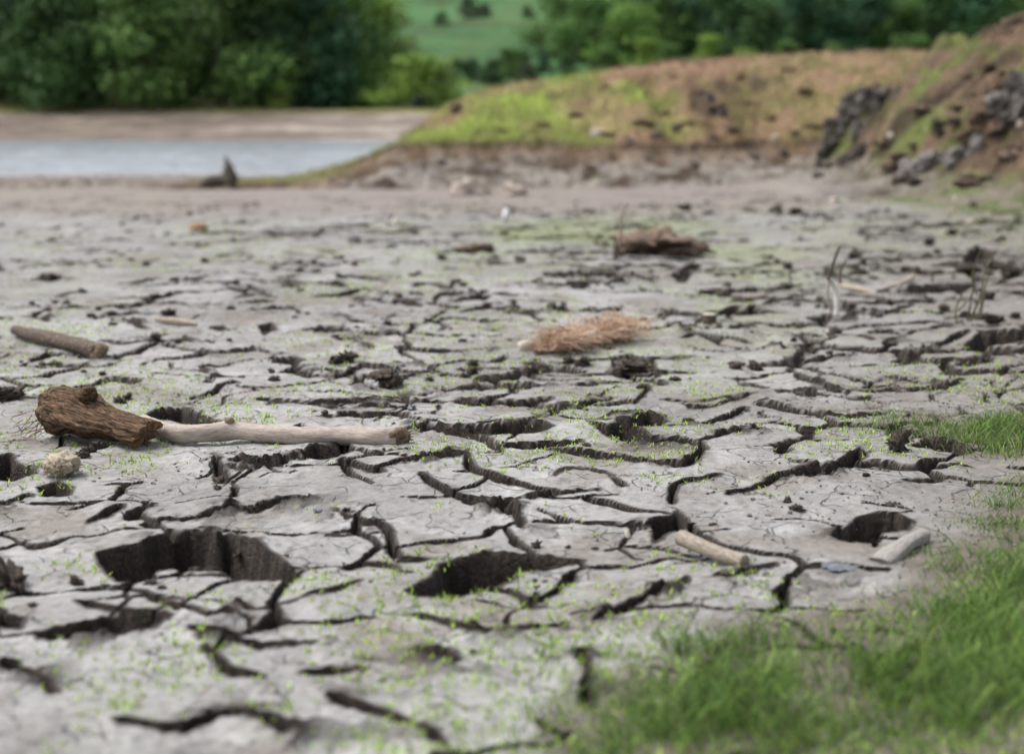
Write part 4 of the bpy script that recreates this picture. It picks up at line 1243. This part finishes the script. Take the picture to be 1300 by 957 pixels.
stick("flat_stick", [(197, 405, .012), (225, 408, .012), (250, 411, .010)], [.010, .016, .015, .006], M["tan"], "short pinkish stick lying in front of a dark clod on the left", seg=9)
Z0S = max(gz(*Pz(a, b)[:2]) for a, b in ((866, 683), (905, 701), (985, 712)))
stick("branch_stub", [(864, 682, .016), (885, 691, .014), (910, 701, .011), (945, 713, .008)], [.0185, .0185, .018, .017, .0165, .016, .016], M["bark2"], "thick tan branch stub lying on the mud beyond the green grass", seg=20, n=30, rough=.10, ridge=.06, z0=Z0S)
stick("bone_like_chip", [(795, 673, .02), (798, 683, .004)], [.006, .007, .005], M["palewood"], "tiny pale wood chip stuck in the mud between two cracks", "chip", 8, 8)
stick("fallen_twig", [(1058, 360, .03), (1085, 366, .02), (1112, 372, .012)], [.007, .011, .013, .010], M["tan"], "pale thin stick lying beside the bent white twig", seg=8)
stick("fallen_twig", [(1122, 366, .02), (1140, 361, .03), (1152, 356, .045), (1160, 350, .05)], [.008, .013, .014, .012], M["tan"], "forked pale stick raised on a short white prop", seg=8)
stick("white_prop", [(1141, 362, .035), (1144, 372, .02), (1144, 380, .0)], [.005, .007, .006], M["whitewood"], "short white twig propping up the forked stick", seg=8)

def upright(name, foot, px_pts, rads, mats, label, cat, part="stem", extra=()):
    """foot pixel on the ground; stems are traced in the upright plane through the foot"""
    f = at(*foot); f[2] = gz(f[0], f[1])
    o = thing(name, f, label, cat)
    for k, (pl, rr, mt) in enumerate(zip(px_pts, rads, mats)):
        P = np.array([Pd(a, b, f[1] + 0.03 * math.sin(2.1 * k + 0.7 * i)) for i, (a, b) in enumerate(pl)])
        P = curve_pts(P, max(6, 4 * len(pl)))
        mb = MB(); mb.tube(P, np.linspace(rr[0], rr[1], len(P)), 7, .12, k + 3); mb.build(part, mt, o)
    return o
upright("bent_twig", (1061, 402), [[(1061,402),(1062,385),(1061,370),(1055,358),(1051,355)], [(1056,395),(1051,380),(1051,365),(1054,356)], [(1051,356),(1056,340),(1062,322),(1067,312)], [(1066,360),(1067,345),(1074,330)]],
        [(.014, .012), (.009, .006), (.010, .006), (.008, .004)], [M["whitewood"], M["palewood"], M["twig"], M["twig"]], "bent twig with white peeled lower half standing in the mud", "twig", "stem")
upright("dead_sprig", (1232, 410), [[(1215,411),(1213,395),(1218,380),(1222,373)], [(1216,395),(1228,382),(1238,368)], [(1232,408),(1238,392),(1246,370),(1250,345),(1262,325)], [(1240,405),(1246,385),(1252,360),(1258,340)], [(1228,408),(1232,385),(1236,360),(1238,335),(1246,318)], [(1246,403),(1247,390),(1251,375)], [(1236,340),(1242,328)], [(1252,350),(1266,330)], [(1240,375),(1234,352),(1240,332)]],
        [(.006, .003), (.004, .002), (.007, .003), (.006, .002), (.005, .002), (.004, .002), (.002, .001), (.002, .001), (.004, .002)], [M["stem"]] * 9, "upright leafless sprig of several olive stems near the bank", "sprig")
upright("leaning_twig", (783, 330), [[(781,330),(781,316),(783,304)], [(784,320),(788,290),(789,275),(796,257)], [(770,320),(755,303),(738,287)], [(786,328),(786,310),(790,302)]],
        [(.016, .012), (.012, .010), (.008, .005), (.010, .006)], [M["twig"], M["tan"], M["tan"], M["twig"]], "leaning pale twig with dark foot beside the reddish soil lump", "twig")
upright("small_stalk", (1004, 361), [[(1004, 361), (1003, 348), (1005, 343)]], [(.006, .004)], [M["twig"]], "short dark stalk standing left of the bent twig", "twig")
upright("small_stalk", (1184, 365), [[(1184, 365), (1183, 352), (1186, 348)]], [(.007, .004)], [M["twig"]], "short dark stalk standing right of the forked stick", "twig")

# cut wood block
f = at(901, 414); f[2] = gz(f[0], f[1]) - .004
o = thing("wood_block", f, "small sawn block of wood standing behind the straw", "wood block")
mb = MB(); mb.tube([f + (0, .03, 0), f + (0.001, .03, .012), f + (.002, .03, .03), f + (.002, .03, .044)], [.034, .036, .036, .035], 16, .08, 3, cap=False); mb.build("bark", M["bark"], o)
mb = MB(); mb.tube([f + (.002, .03, .044), f + (.002, .03, .047)], [.0355, .033], 16, .05, 4); mb.build("cut_face", M["palewood"], o)

# straw clump
f = at(740, 444); f[2] = gz(f[0], f[1])
o = thing("straw_clump", f, "long clump of reddish dead straw with a pale stick end", "straw")
mb = MB()
PS_ = [Pz(678, 440, .02), Pz(720, 432, .03), Pz(760, 425, .03), Pz(806, 420, .02)]
P = curve_pts(PS_, 20); P[:, 2] += f[2]
mb.tube(P, np.interp(np.linspace(0, 1, 20), [0, .2, .5, .8, 1], [.01, .024, .018, .030, .01]), 16, .35, 8, ridge=.2); mb.build("matted_core", M["strawcore"], o)
mb = MB()
for i in range(1150):
    t = random.choice((random.gauss(.32, .09), random.gauss(.76, .13), random.uniform(.16, 1))); t = min(1, max(.16, t)); c = P[int(t * 19)] + np.array([random.gauss(0, .02), random.gauss(0, .04), abs(random.gauss(0.012, .022)) * (1.25 if abs(t - .33) < .13 else 1.7 if t > .6 else .35)])
    a = random.uniform(-1.57, 1.57) if random.random() < .6 else random.gauss(0, .5); L_ = random.uniform(.03, .15)
    dv_ = np.array([math.cos(a) * random.choice((-1, 1)), math.sin(a) * .7, random.gauss(0.03, .22)]) * L_
    q2 = c + dv_; q2[2] = max(q2[2], f[2] + .003)
    m_ = (c + q2) / 2 + np.array([random.gauss(0, .012), random.gauss(0, .012), abs(random.gauss(.008, .012))])
    mb.tube([c, m_, q2], [.0018, .0018, .0008], 3, cap=False)
so = mb.build("straws", M["straw"], o); so["kind"] = "stuff"
mb = MB(); Pw = curve_pts([Pz(658, 441, .02 + f[2]), Pz(675, 439, .025 + f[2]), Pz(712, 430, .04 + f[2])], 12)
mb.tube(Pw, [.018, .024, .026, .026, .025, .025, .024, .024, .022, .02, .018, .012], 12, .15, 4); mb.build("stick_end", M["palewood"], o)
mb = MB(); Pw = curve_pts([Pz(735, 428, .06 + f[2]), Pz(750, 424, .065 + f[2]), Pz(768, 419, .06 + f[2])], 8)
mb.tube(Pw, [.006, .012, .014, .015, .014, .013, .010, .004], 8, .2, 5); mb.build("wool_tuft", M["whitewood"], o)

# fibrous tuft in the foreground left
f = at(76, 607); f[2] = gz(f[0], f[1])
o = thing("fibrous_tuft", f, "tan crumbly fibrous tuft on the mud in front of the rotten stump", "tuft")
me = lump_mesh("core", 951, M["tan"], 4, 5, .4, .5, 4.5, (1, .9, .7)); c = link("core", me, o); c.scale = (.042, .04, .042); c.location = (0, .03, .004)
mb = MB()
for i in range(160):
    u_ = RNG.normal(size=3); u_ /= np.linalg.norm(u_); u_[2] = abs(u_[2])
    q = f + np.array([0, .03, .012]) + u_ * np.array([.04, .036, .036]); q2 = q + u_ * .012 + RNG.normal(size=3) * .010
    mb.tube([q, (q + q2) / 2 + RNG.normal(size=3) * .004, q2], [.0014, .0014, .0006], 3, cap=False)
so = mb.build("fibres", M["tan"], o); so["kind"] = "stuff"

# weathered plank piece
a = Pz(1116, 708, .02); b = Pz(1172, 676, .02)
f = (a + b) / 2; f[2] = gz(f[0], f[1])
o = thing("plank_piece", f, "grey weathered plank piece lying at an angle by the dark hole", "plank")
ax = (b - a) / np.linalg.norm(b - a); sd_ = np.array([-ax[1], ax[0], 0]); Ln = np.linalg.norm(b - a)
mb = MB(); n = 14
for i in range(n):
    pass
Vv = []
for i in range(n):
    s = i / (n - 1); w = .026 * (1 - .35 * s) * (1 + .1 * math.sin(7 * s)); zt = f[2] + .010 + .012 * math.sin(2.5 * s)
    cpt = a + ax * (Ln * s)
    for (dx, dz) in ((-1, -.016), (-1, .0), (-.8, .006), (0, .010), (.8, .006), (1, 0), (1, -.016)):
        Vv.append(np.array([cpt[0] + sd_[0] * w * dx, cpt[1] + sd_[1] * w * dx, zt + dz + .002 * vn(np.array([s * 9]), np.array([dx * 3.]), 7)[0]]))
Q = [(i * 7 + j, i * 7 + j + 1, i * 7 + 8 + j, i * 7 + 7 + j) for i in range(n - 1) for j in range(6)]
Tr = [(0, j, j + 1) for j in range(1, 6)] + [((n - 1) * 7, (n - 1) * 7 + j + 1, (n - 1) * 7 + j) for j in range(1, 6)]
G = np.array([[(i // 7) / n * Ln, (i % 7) * .01, 0] for i in range(n * 7)])
mb.add(np.array(Vv), Q, Tr, G); mb.build("board", M["slab"], o)

def scrap(px, py, wpx, dpx, lift, mat, label, name, seed):
    """crumpled thin scrap with thickness, lying on the mud"""
    p = at(px, py); p[2] = gz(p[0], p[1]) + .002
    w = wpx * p[1] / F; l = dpx * p[1] ** 2 / F
    n = 12; V = []
    for k in (0, 1):
        for i in range(n):
            for j in range(n):
                x = (i / (n - 1) - .5); y = (j / (n - 1) - .5)
                sq = 1 - .35 * abs(y) * 2 * (0.6 + .4 * math.sin(seed + 5 * y))
                zz = lift * (0.5 + .5 * float(vn(np.array([x * 4 + seed]), np.array([y * 4.]), seed)[0])) + .012 * float(vn(np.array([x * 9 + seed]), np.array([y * 9.]), seed + 1)[0]) * (w / .3)
                V.append((x * w * sq, y * l * (1 - .3 * abs(x) * 2), max(0, zz) + (0.0015 if k == 0 else 0)))
    f1 = grid_faces(n, n); f2 = f1[:, ::-1] + n * n
    me = mesh_np(name, np.array(V), [f1, f2], mat, True)
    o = link(name, me, None, p)
    return set_props(o, label, "litter")
scrap(1066, 720, 48, 14, .004, M["blue"], "bluish plastic scrap lying on the mud by the grass edge", "plastic_scrap", 3)
scrap(523, 521, 12, 5, .02, M["blue"], "tiny blue black shard lying beyond the branch's broken end", "plastic_scrap", 5)
scrap(403, 651, 12, 4, .006, M["blue"], "small blue grey flake lying on smooth mud near a forked crack", "plastic_scrap", 8)
p = at(642, 283)
o = thing("white_marker", p, "small white upright scrap standing on the far mud", "litter")
mb = MB(); mb.tube([p + (0, 0, 0), p + (.003, 0, .04)], [.012, .012], 6); mb.build("stalk", M["palewood"], o)
mb = MB(); mb.tube(curve_pts([p + (0, 0, .03), p + (.004, 0, .07), p + (.010, 0, .13)], 6), [.02, .032, .034, .032, .030, .018], 8, .2, 3); mb.build("scrap", M["white"], o)
stick("orange_chip", [(240, 289, .01), (255, 288, .025), (264, 289, .01)], [.01, .028, .026, .01], M["orange"], "orange brown chip of wood on the far green tinged mud", "chip", 8, 10, .3)
stick("white_chip", [(497, 286, .01), (502, 276, .05)], [.016, .02, .012], M["palewood"], "small whitish chip of wood standing on the far mud", "chip", 7, 6, .2)

# broken tree stump at the water's edge
f = at(280, 240)
o = thing("shore_stump", f, "dark broken tree stump with a pointed spike at the water's edge", "stump")
d0 = f[1]
def U(px, py): return Pd(px, py, d0)
mb = MB(); mb.tube(curve_pts([U(256, 240), U(264, 233), U(276, 231), U(290, 230)], 10), np.array([7, 8, 8.5, 9, 9, 9, 9.5, 10, 9, 6]) * d0 / F, 14, .3, 3, ridge=.2); mb.build("root_mass", M["bark"], o)
mb = MB(); mb.tube(curve_pts([U(290, 238), U(291, 225), U(290, 212), U(286, 198)], 12), np.array([11, 11, 11, 10.5, 10, 9, 8, 6.5, 5, 3.5, 2, .6]) * d0 / F, 14, .28, 5, ridge=.2); mb.build("spike", M["bark"], o)

# ------------------------------------------------------------------ grass, seedlings, crumbs
def blades(name, X, Y, Z, Hh, Wd, lean, seed, col, label, cat, segs=2):
    r = np.random.default_rng(seed); n = len(X)
    a = r.random(n) * 2 * math.pi
    dx, dy = np.cos(a), np.sin(a)
    sx, sy = -dy, dx
    ph = r.random(n) * 2 * math.pi; sx, sy = np.cos(ph), np.sin(ph)
    V = np.zeros((n, 2 * segs + 1, 3))
    for k in range(segs):
        t = k / segs
        cx_ = X + dx * lean * Hh * t ** 2; cy_ = Y + dy * lean * Hh * t ** 2; cz_ = Z + Hh * t * (1 - .25 * lean * t)
        w = Wd * (1 - .35 * t)
        V[:, 2 * k] = np.stack([cx_ - sx * w, cy_ - sy * w, cz_], 1)
        V[:, 2 * k + 1] = np.stack([cx_ + sx * w, cy_ + sy * w, cz_], 1)
    V[:, -1] = np.stack([X + dx * lean * Hh, Y + dy * lean * Hh, Z + Hh * (1 - .25 * lean)], 1)
    nv = 2 * segs + 1; b0 = np.arange(n)[:, None] * nv
    Qs = [b0 + np.array([[2 * k, 2 * k + 1, 2 * k + 3, 2 * k + 2]]) for k in range(segs - 1)]
    Tr = b0 + np.array([[2 * segs - 2, 2 * segs - 1, 2 * segs]])
    lv = np.repeat(r.random(n), nv)
    me = mesh_np(name, V.reshape(-1, 3), Qs + [Tr], M["blade"], True, attrs={"lv": lv})
    o = link(name, me); o.color = (*col, 1)
    return set_props(o, label, cat, kind="stuff")

def inside_grass(x, y):
    d = np.full(x.shape, 9.)
    for p in GRASS_POLY:
        d = np.minimum(d, poly_sd(x, y, p))
    return d

def scatter(n, ymin, ymax, umax, power=1.0):
    y = ymin + (ymax - ymin) * RNG.random(n) ** power
    x = (RNG.random(n) * 2 - 1) * umax * (y + 0.9)
    return x, y

# meadow grass at the lower right
x, y = scatter(230000, 1.8, 5.2, .45, 1.0)
sdg = inside_grass(x, y) + .12 * fbm(x * 3, y * 3, 3, 501)
dens = sst(.10, -.25, sdg) * (0.22 + 0.78 * sst(-.20, .25, fbm(x * 5.5, y * 5.5, 3, 502) + .30 * sst(-.15, -.6, sdg))) * (1 - .75 * sst(3.3, 3.8, y) * sst(.0, .35, fbm(x * 5 + 3, y * 5, 2, 503)))
keep = RNG.random(len(x)) < dens * 0.85
x, y = x[keep], y[keep]; sdg = sdg[keep]
hh = (0.022 + 0.052 * sst(.05, -.4, sdg) + .030 * fbm(x * 7, y * 7, 2, 504))
hh = np.maximum(hh, .012) * (0.45 + 0.8 * RNG.random(len(x)))
g1 = RNG.random(len(x))
z = ground_z(x, y) - .003
sel = g1 < .70 - .30 * sst(-.25, .05, sdg)
blades("grass", x[sel], y[sel], z[sel], hh[sel], .0011 + .0006 * RNG.random(sel.sum()), .7, 3, (0.105, 0.195, 0.045), "dense green grass growing over the mud at the near edge", "grass", 3)
sel = ~sel
blades("pale_grass", x[sel], y[sel], z[sel], hh[sel] * 1.1, .0010 + .0006 * RNG.random(sel.sum()), .75, 4, (0.20, 0.29, 0.07), "pale yellow green blades mixed into the near grass", "grass", 3)

# rough grass on the mound and the bank
x = RNG.uniform(-5, 11, 90000); y = RNG.uniform(10.8, 27.5, 90000)
r_ = np.clip(np.searchsorted(rows, y), 0, NR - 1)
c_ = np.clip(np.round((x / (rows[r_] + EXTRA) + 0.455) / 0.91 * (NC - 1)).astype(int), 0, NC - 1)
cc = CC[r_ * NC + c_]
zz = GRIDZ[r_, c_]
inn = np.abs(x / (y + EXTRA)) < .45
gr = sst(0.02, 0.09, cc[:, 1] - 0.75 * cc[:, 0]) * inn * (zz > .06)
br_ = sst(0.02, 0.10, cc[:, 0] - cc[:, 2] - 0.02) * inn * (zz > .45) * (cc[:, 0] > .1)
k = RNG.random(len(x)) < gr * .8
km = k & (y > 20.2)
blades("turf_tufts", x[km], y[km], zz[km] - .005, .05 + .07 * RNG.random(km.sum()), .004 + .004 * RNG.random(km.sum()), .8, 8, (0.22, 0.29, 0.065), "short bright turf growing on the rounded mound", "grass", 2)
km = k & (y <= 20.2) & (RNG.random(len(x)) < .7) & (fbm(x * 1.6, y * 1.6, 3, 521) > -.12)
blades("bank_grass", x[km], y[km], zz[km] - .005, .04 + .06 * RNG.random(km.sum()), .004 + .004 * RNG.random(km.sum()), .9, 18, (0.135, 0.175, 0.058), "dull green grass growing on the bank and its foot", "grass", 2)
k = (RNG.random(len(x)) < br_ * .45) & ~k
blades("dead_bracken", x[k], y[k], zz[k] - .005, .05 + .08 * RNG.random(k.sum()), .005 + .005 * RNG.random(k.sum()), 1.0, 9, (0.30, 0.20, 0.13), "brown dead bracken and litter on the mound and the bank", "bracken", 2)

# tiny seedlings all over the mud
def seedlings(n, ymin, ymax, power, scale, seed, label, thr, name):
    x, y = scatter(n, ymin, ymax, .44, power)
    px = x / (y + .01)
    dn = sst(thr, thr + .55, fbm(x * 1.9, y * 1.1, 3, 511) + .5 * fbm(x * 7, y * 7, 2, 512) + .30 * sst(.25, .0, np.abs(px + .02)) + 0.35 * sst(3.4, 2.6, y) * sst(-.32, -.1, px))
    k = RNG.random(n) < dn
    x, y = x[k], y[k]
    z = ground_z(x, y)
    zt = T(x, y); ok = z > zt - .03
    x, y, z = x[ok], y[ok], z[ok]
    m = 3
    X = np.repeat(x, m) + RNG.normal(size=len(x) * m) * .003; Y = np.repeat(y, m) + RNG.normal(size=len(x) * m) * .003
    Hh = scale * (0.5 + .9 * RNG.random(len(X)))
    return blades(name, X, Y, np.repeat(z, m) - .001, Hh, 0.0013 + .0009 * RNG.random(len(X)), .7, seed, (0.40, 0.56, 0.12), label, "seedlings", 2)
seedlings(24000, 1.9, 5.5, 1.0, .0125, 5, "tiny bright green seedlings sprouting across the near cracked mud", -.10, "seedlings")
seedlings(34000, 5.5, 14.0, 1.0, .014, 6, "faint green seedlings covering the farther mud", -.05, "far_seedlings")

# crumbs of dry mud
def crumbs(n, name, label):
    import bmesh
    bm = bmesh.new(); bmesh.ops.create_icosphere(bm, subdivisions=1, radius=1)
    V0 = np.array([v.co[:] for v in bm.verts]); F0 = np.array([[v.index for v in f.verts] for f in bm.faces]); bm.free()
    x, y = scatter(n * 4, 1.9, 9.0, .44, 1.0)
    h_ = fbm(x * 2.2, y * 2.2, 3, 531) + .4 * fbm(x * 8, y * 8, 2, 532)
    k = np.nonzero(RNG.random(len(x)) < sst(-.05, .5, h_))[0][:n]
    x, y = x[k], y[k]; z = ground_z(x, y); m = len(x)
    s = .0014 + .0055 * RNG.random(m) ** 4
    V = V0[None] * (0.7 + .6 * RNG.random((m, len(V0), 1))) * s[:, None, None] * np.array([1, 1, .75])
    V = V + np.stack([x, y, z + s * .3], 1)[:, None, :]
    Fc = (F0[None] + (np.arange(m) * len(V0))[:, None, None]).reshape(-1, 3)
    o = link(name, mesh_np(name, V.reshape(-1, 3), Fc, M["crumb"], False))
    return set_props(o, label, "crumbs", kind="stuff")
crumbs(5500, "mud_crumbs", "small crumbs of dry mud strewn over the plates")

def fragments(n):
    """ragged dark fragments thrown up along the cracks of the middle distance"""
    me0 = lump_mesh("frag", 970, M["clod"], 2, 4, .5, .8, 2.6, (1, .9, .6))
    nv = len(me0.vertices); V0 = np.zeros(nv * 3, np.float32); me0.vertices.foreach_get("co", V0); V0 = V0.reshape(-1, 3)
    F0 = np.array([p.vertices[:] for p in me0.polygons])
    x, y = scatter(n * 30, 4.3, 17.0, .44, 1.0)
    r_ = np.clip(np.searchsorted(rows, y), 0, NR - 1)
    c_ = np.clip(np.round((x / (rows[r_] + EXTRA) + 0.455) / 0.91 * (NC - 1)).astype(int), 0, NC - 1)
    k = np.nonzero((RNG.random(len(x)) < ZONE[r_ * NC + c_] * (0.15 + .85 * sst(3.6, 6, y))) & (T(x, y) < .12))[0][:n]
    x, y = x[k], y[k]; z = ground_z(x, y); m = len(x)
    sz = .006 + (.008 + .013 * sst(5, 8, y)) * RNG.random(m) ** 2.2
    a = RNG.random(m) * 6.28; ca, sa = np.cos(a)[:, None], np.sin(a)[:, None]
    V = V0[None] * sz[:, None, None] * (0.75 + .5 * RNG.random((m, 1, 3)))
    V = np.stack([V[..., 0] * ca - V[..., 1] * sa, V[..., 0] * sa + V[..., 1] * ca, V[..., 2]], -1)
    V = V + np.stack([x, y, z - .003], 1)[:, None, :]
    Fc = (F0[None] + (np.arange(m) * nv)[:, None, None]).reshape(-1, 3)
    o = link("mud_fragments", mesh_np("mud_fragments", V.reshape(-1, 3), Fc, M["clod"], True))
    set_props(o, "ragged dark fragments of mud thrown up along the cracks", "mud", kind="stuff")
fragments(1500)

tri = sum(sum(len(p.vertices) - 2 for p in m.polygons) for m in bpy.data.meshes if len(m.polygons) < 20000) + 2 * (NR - 1) * (NC - 1)
print("tri about", tri)
print("objects", len(bpy.data.objects), "verts", len(VALL), "rows", NR)
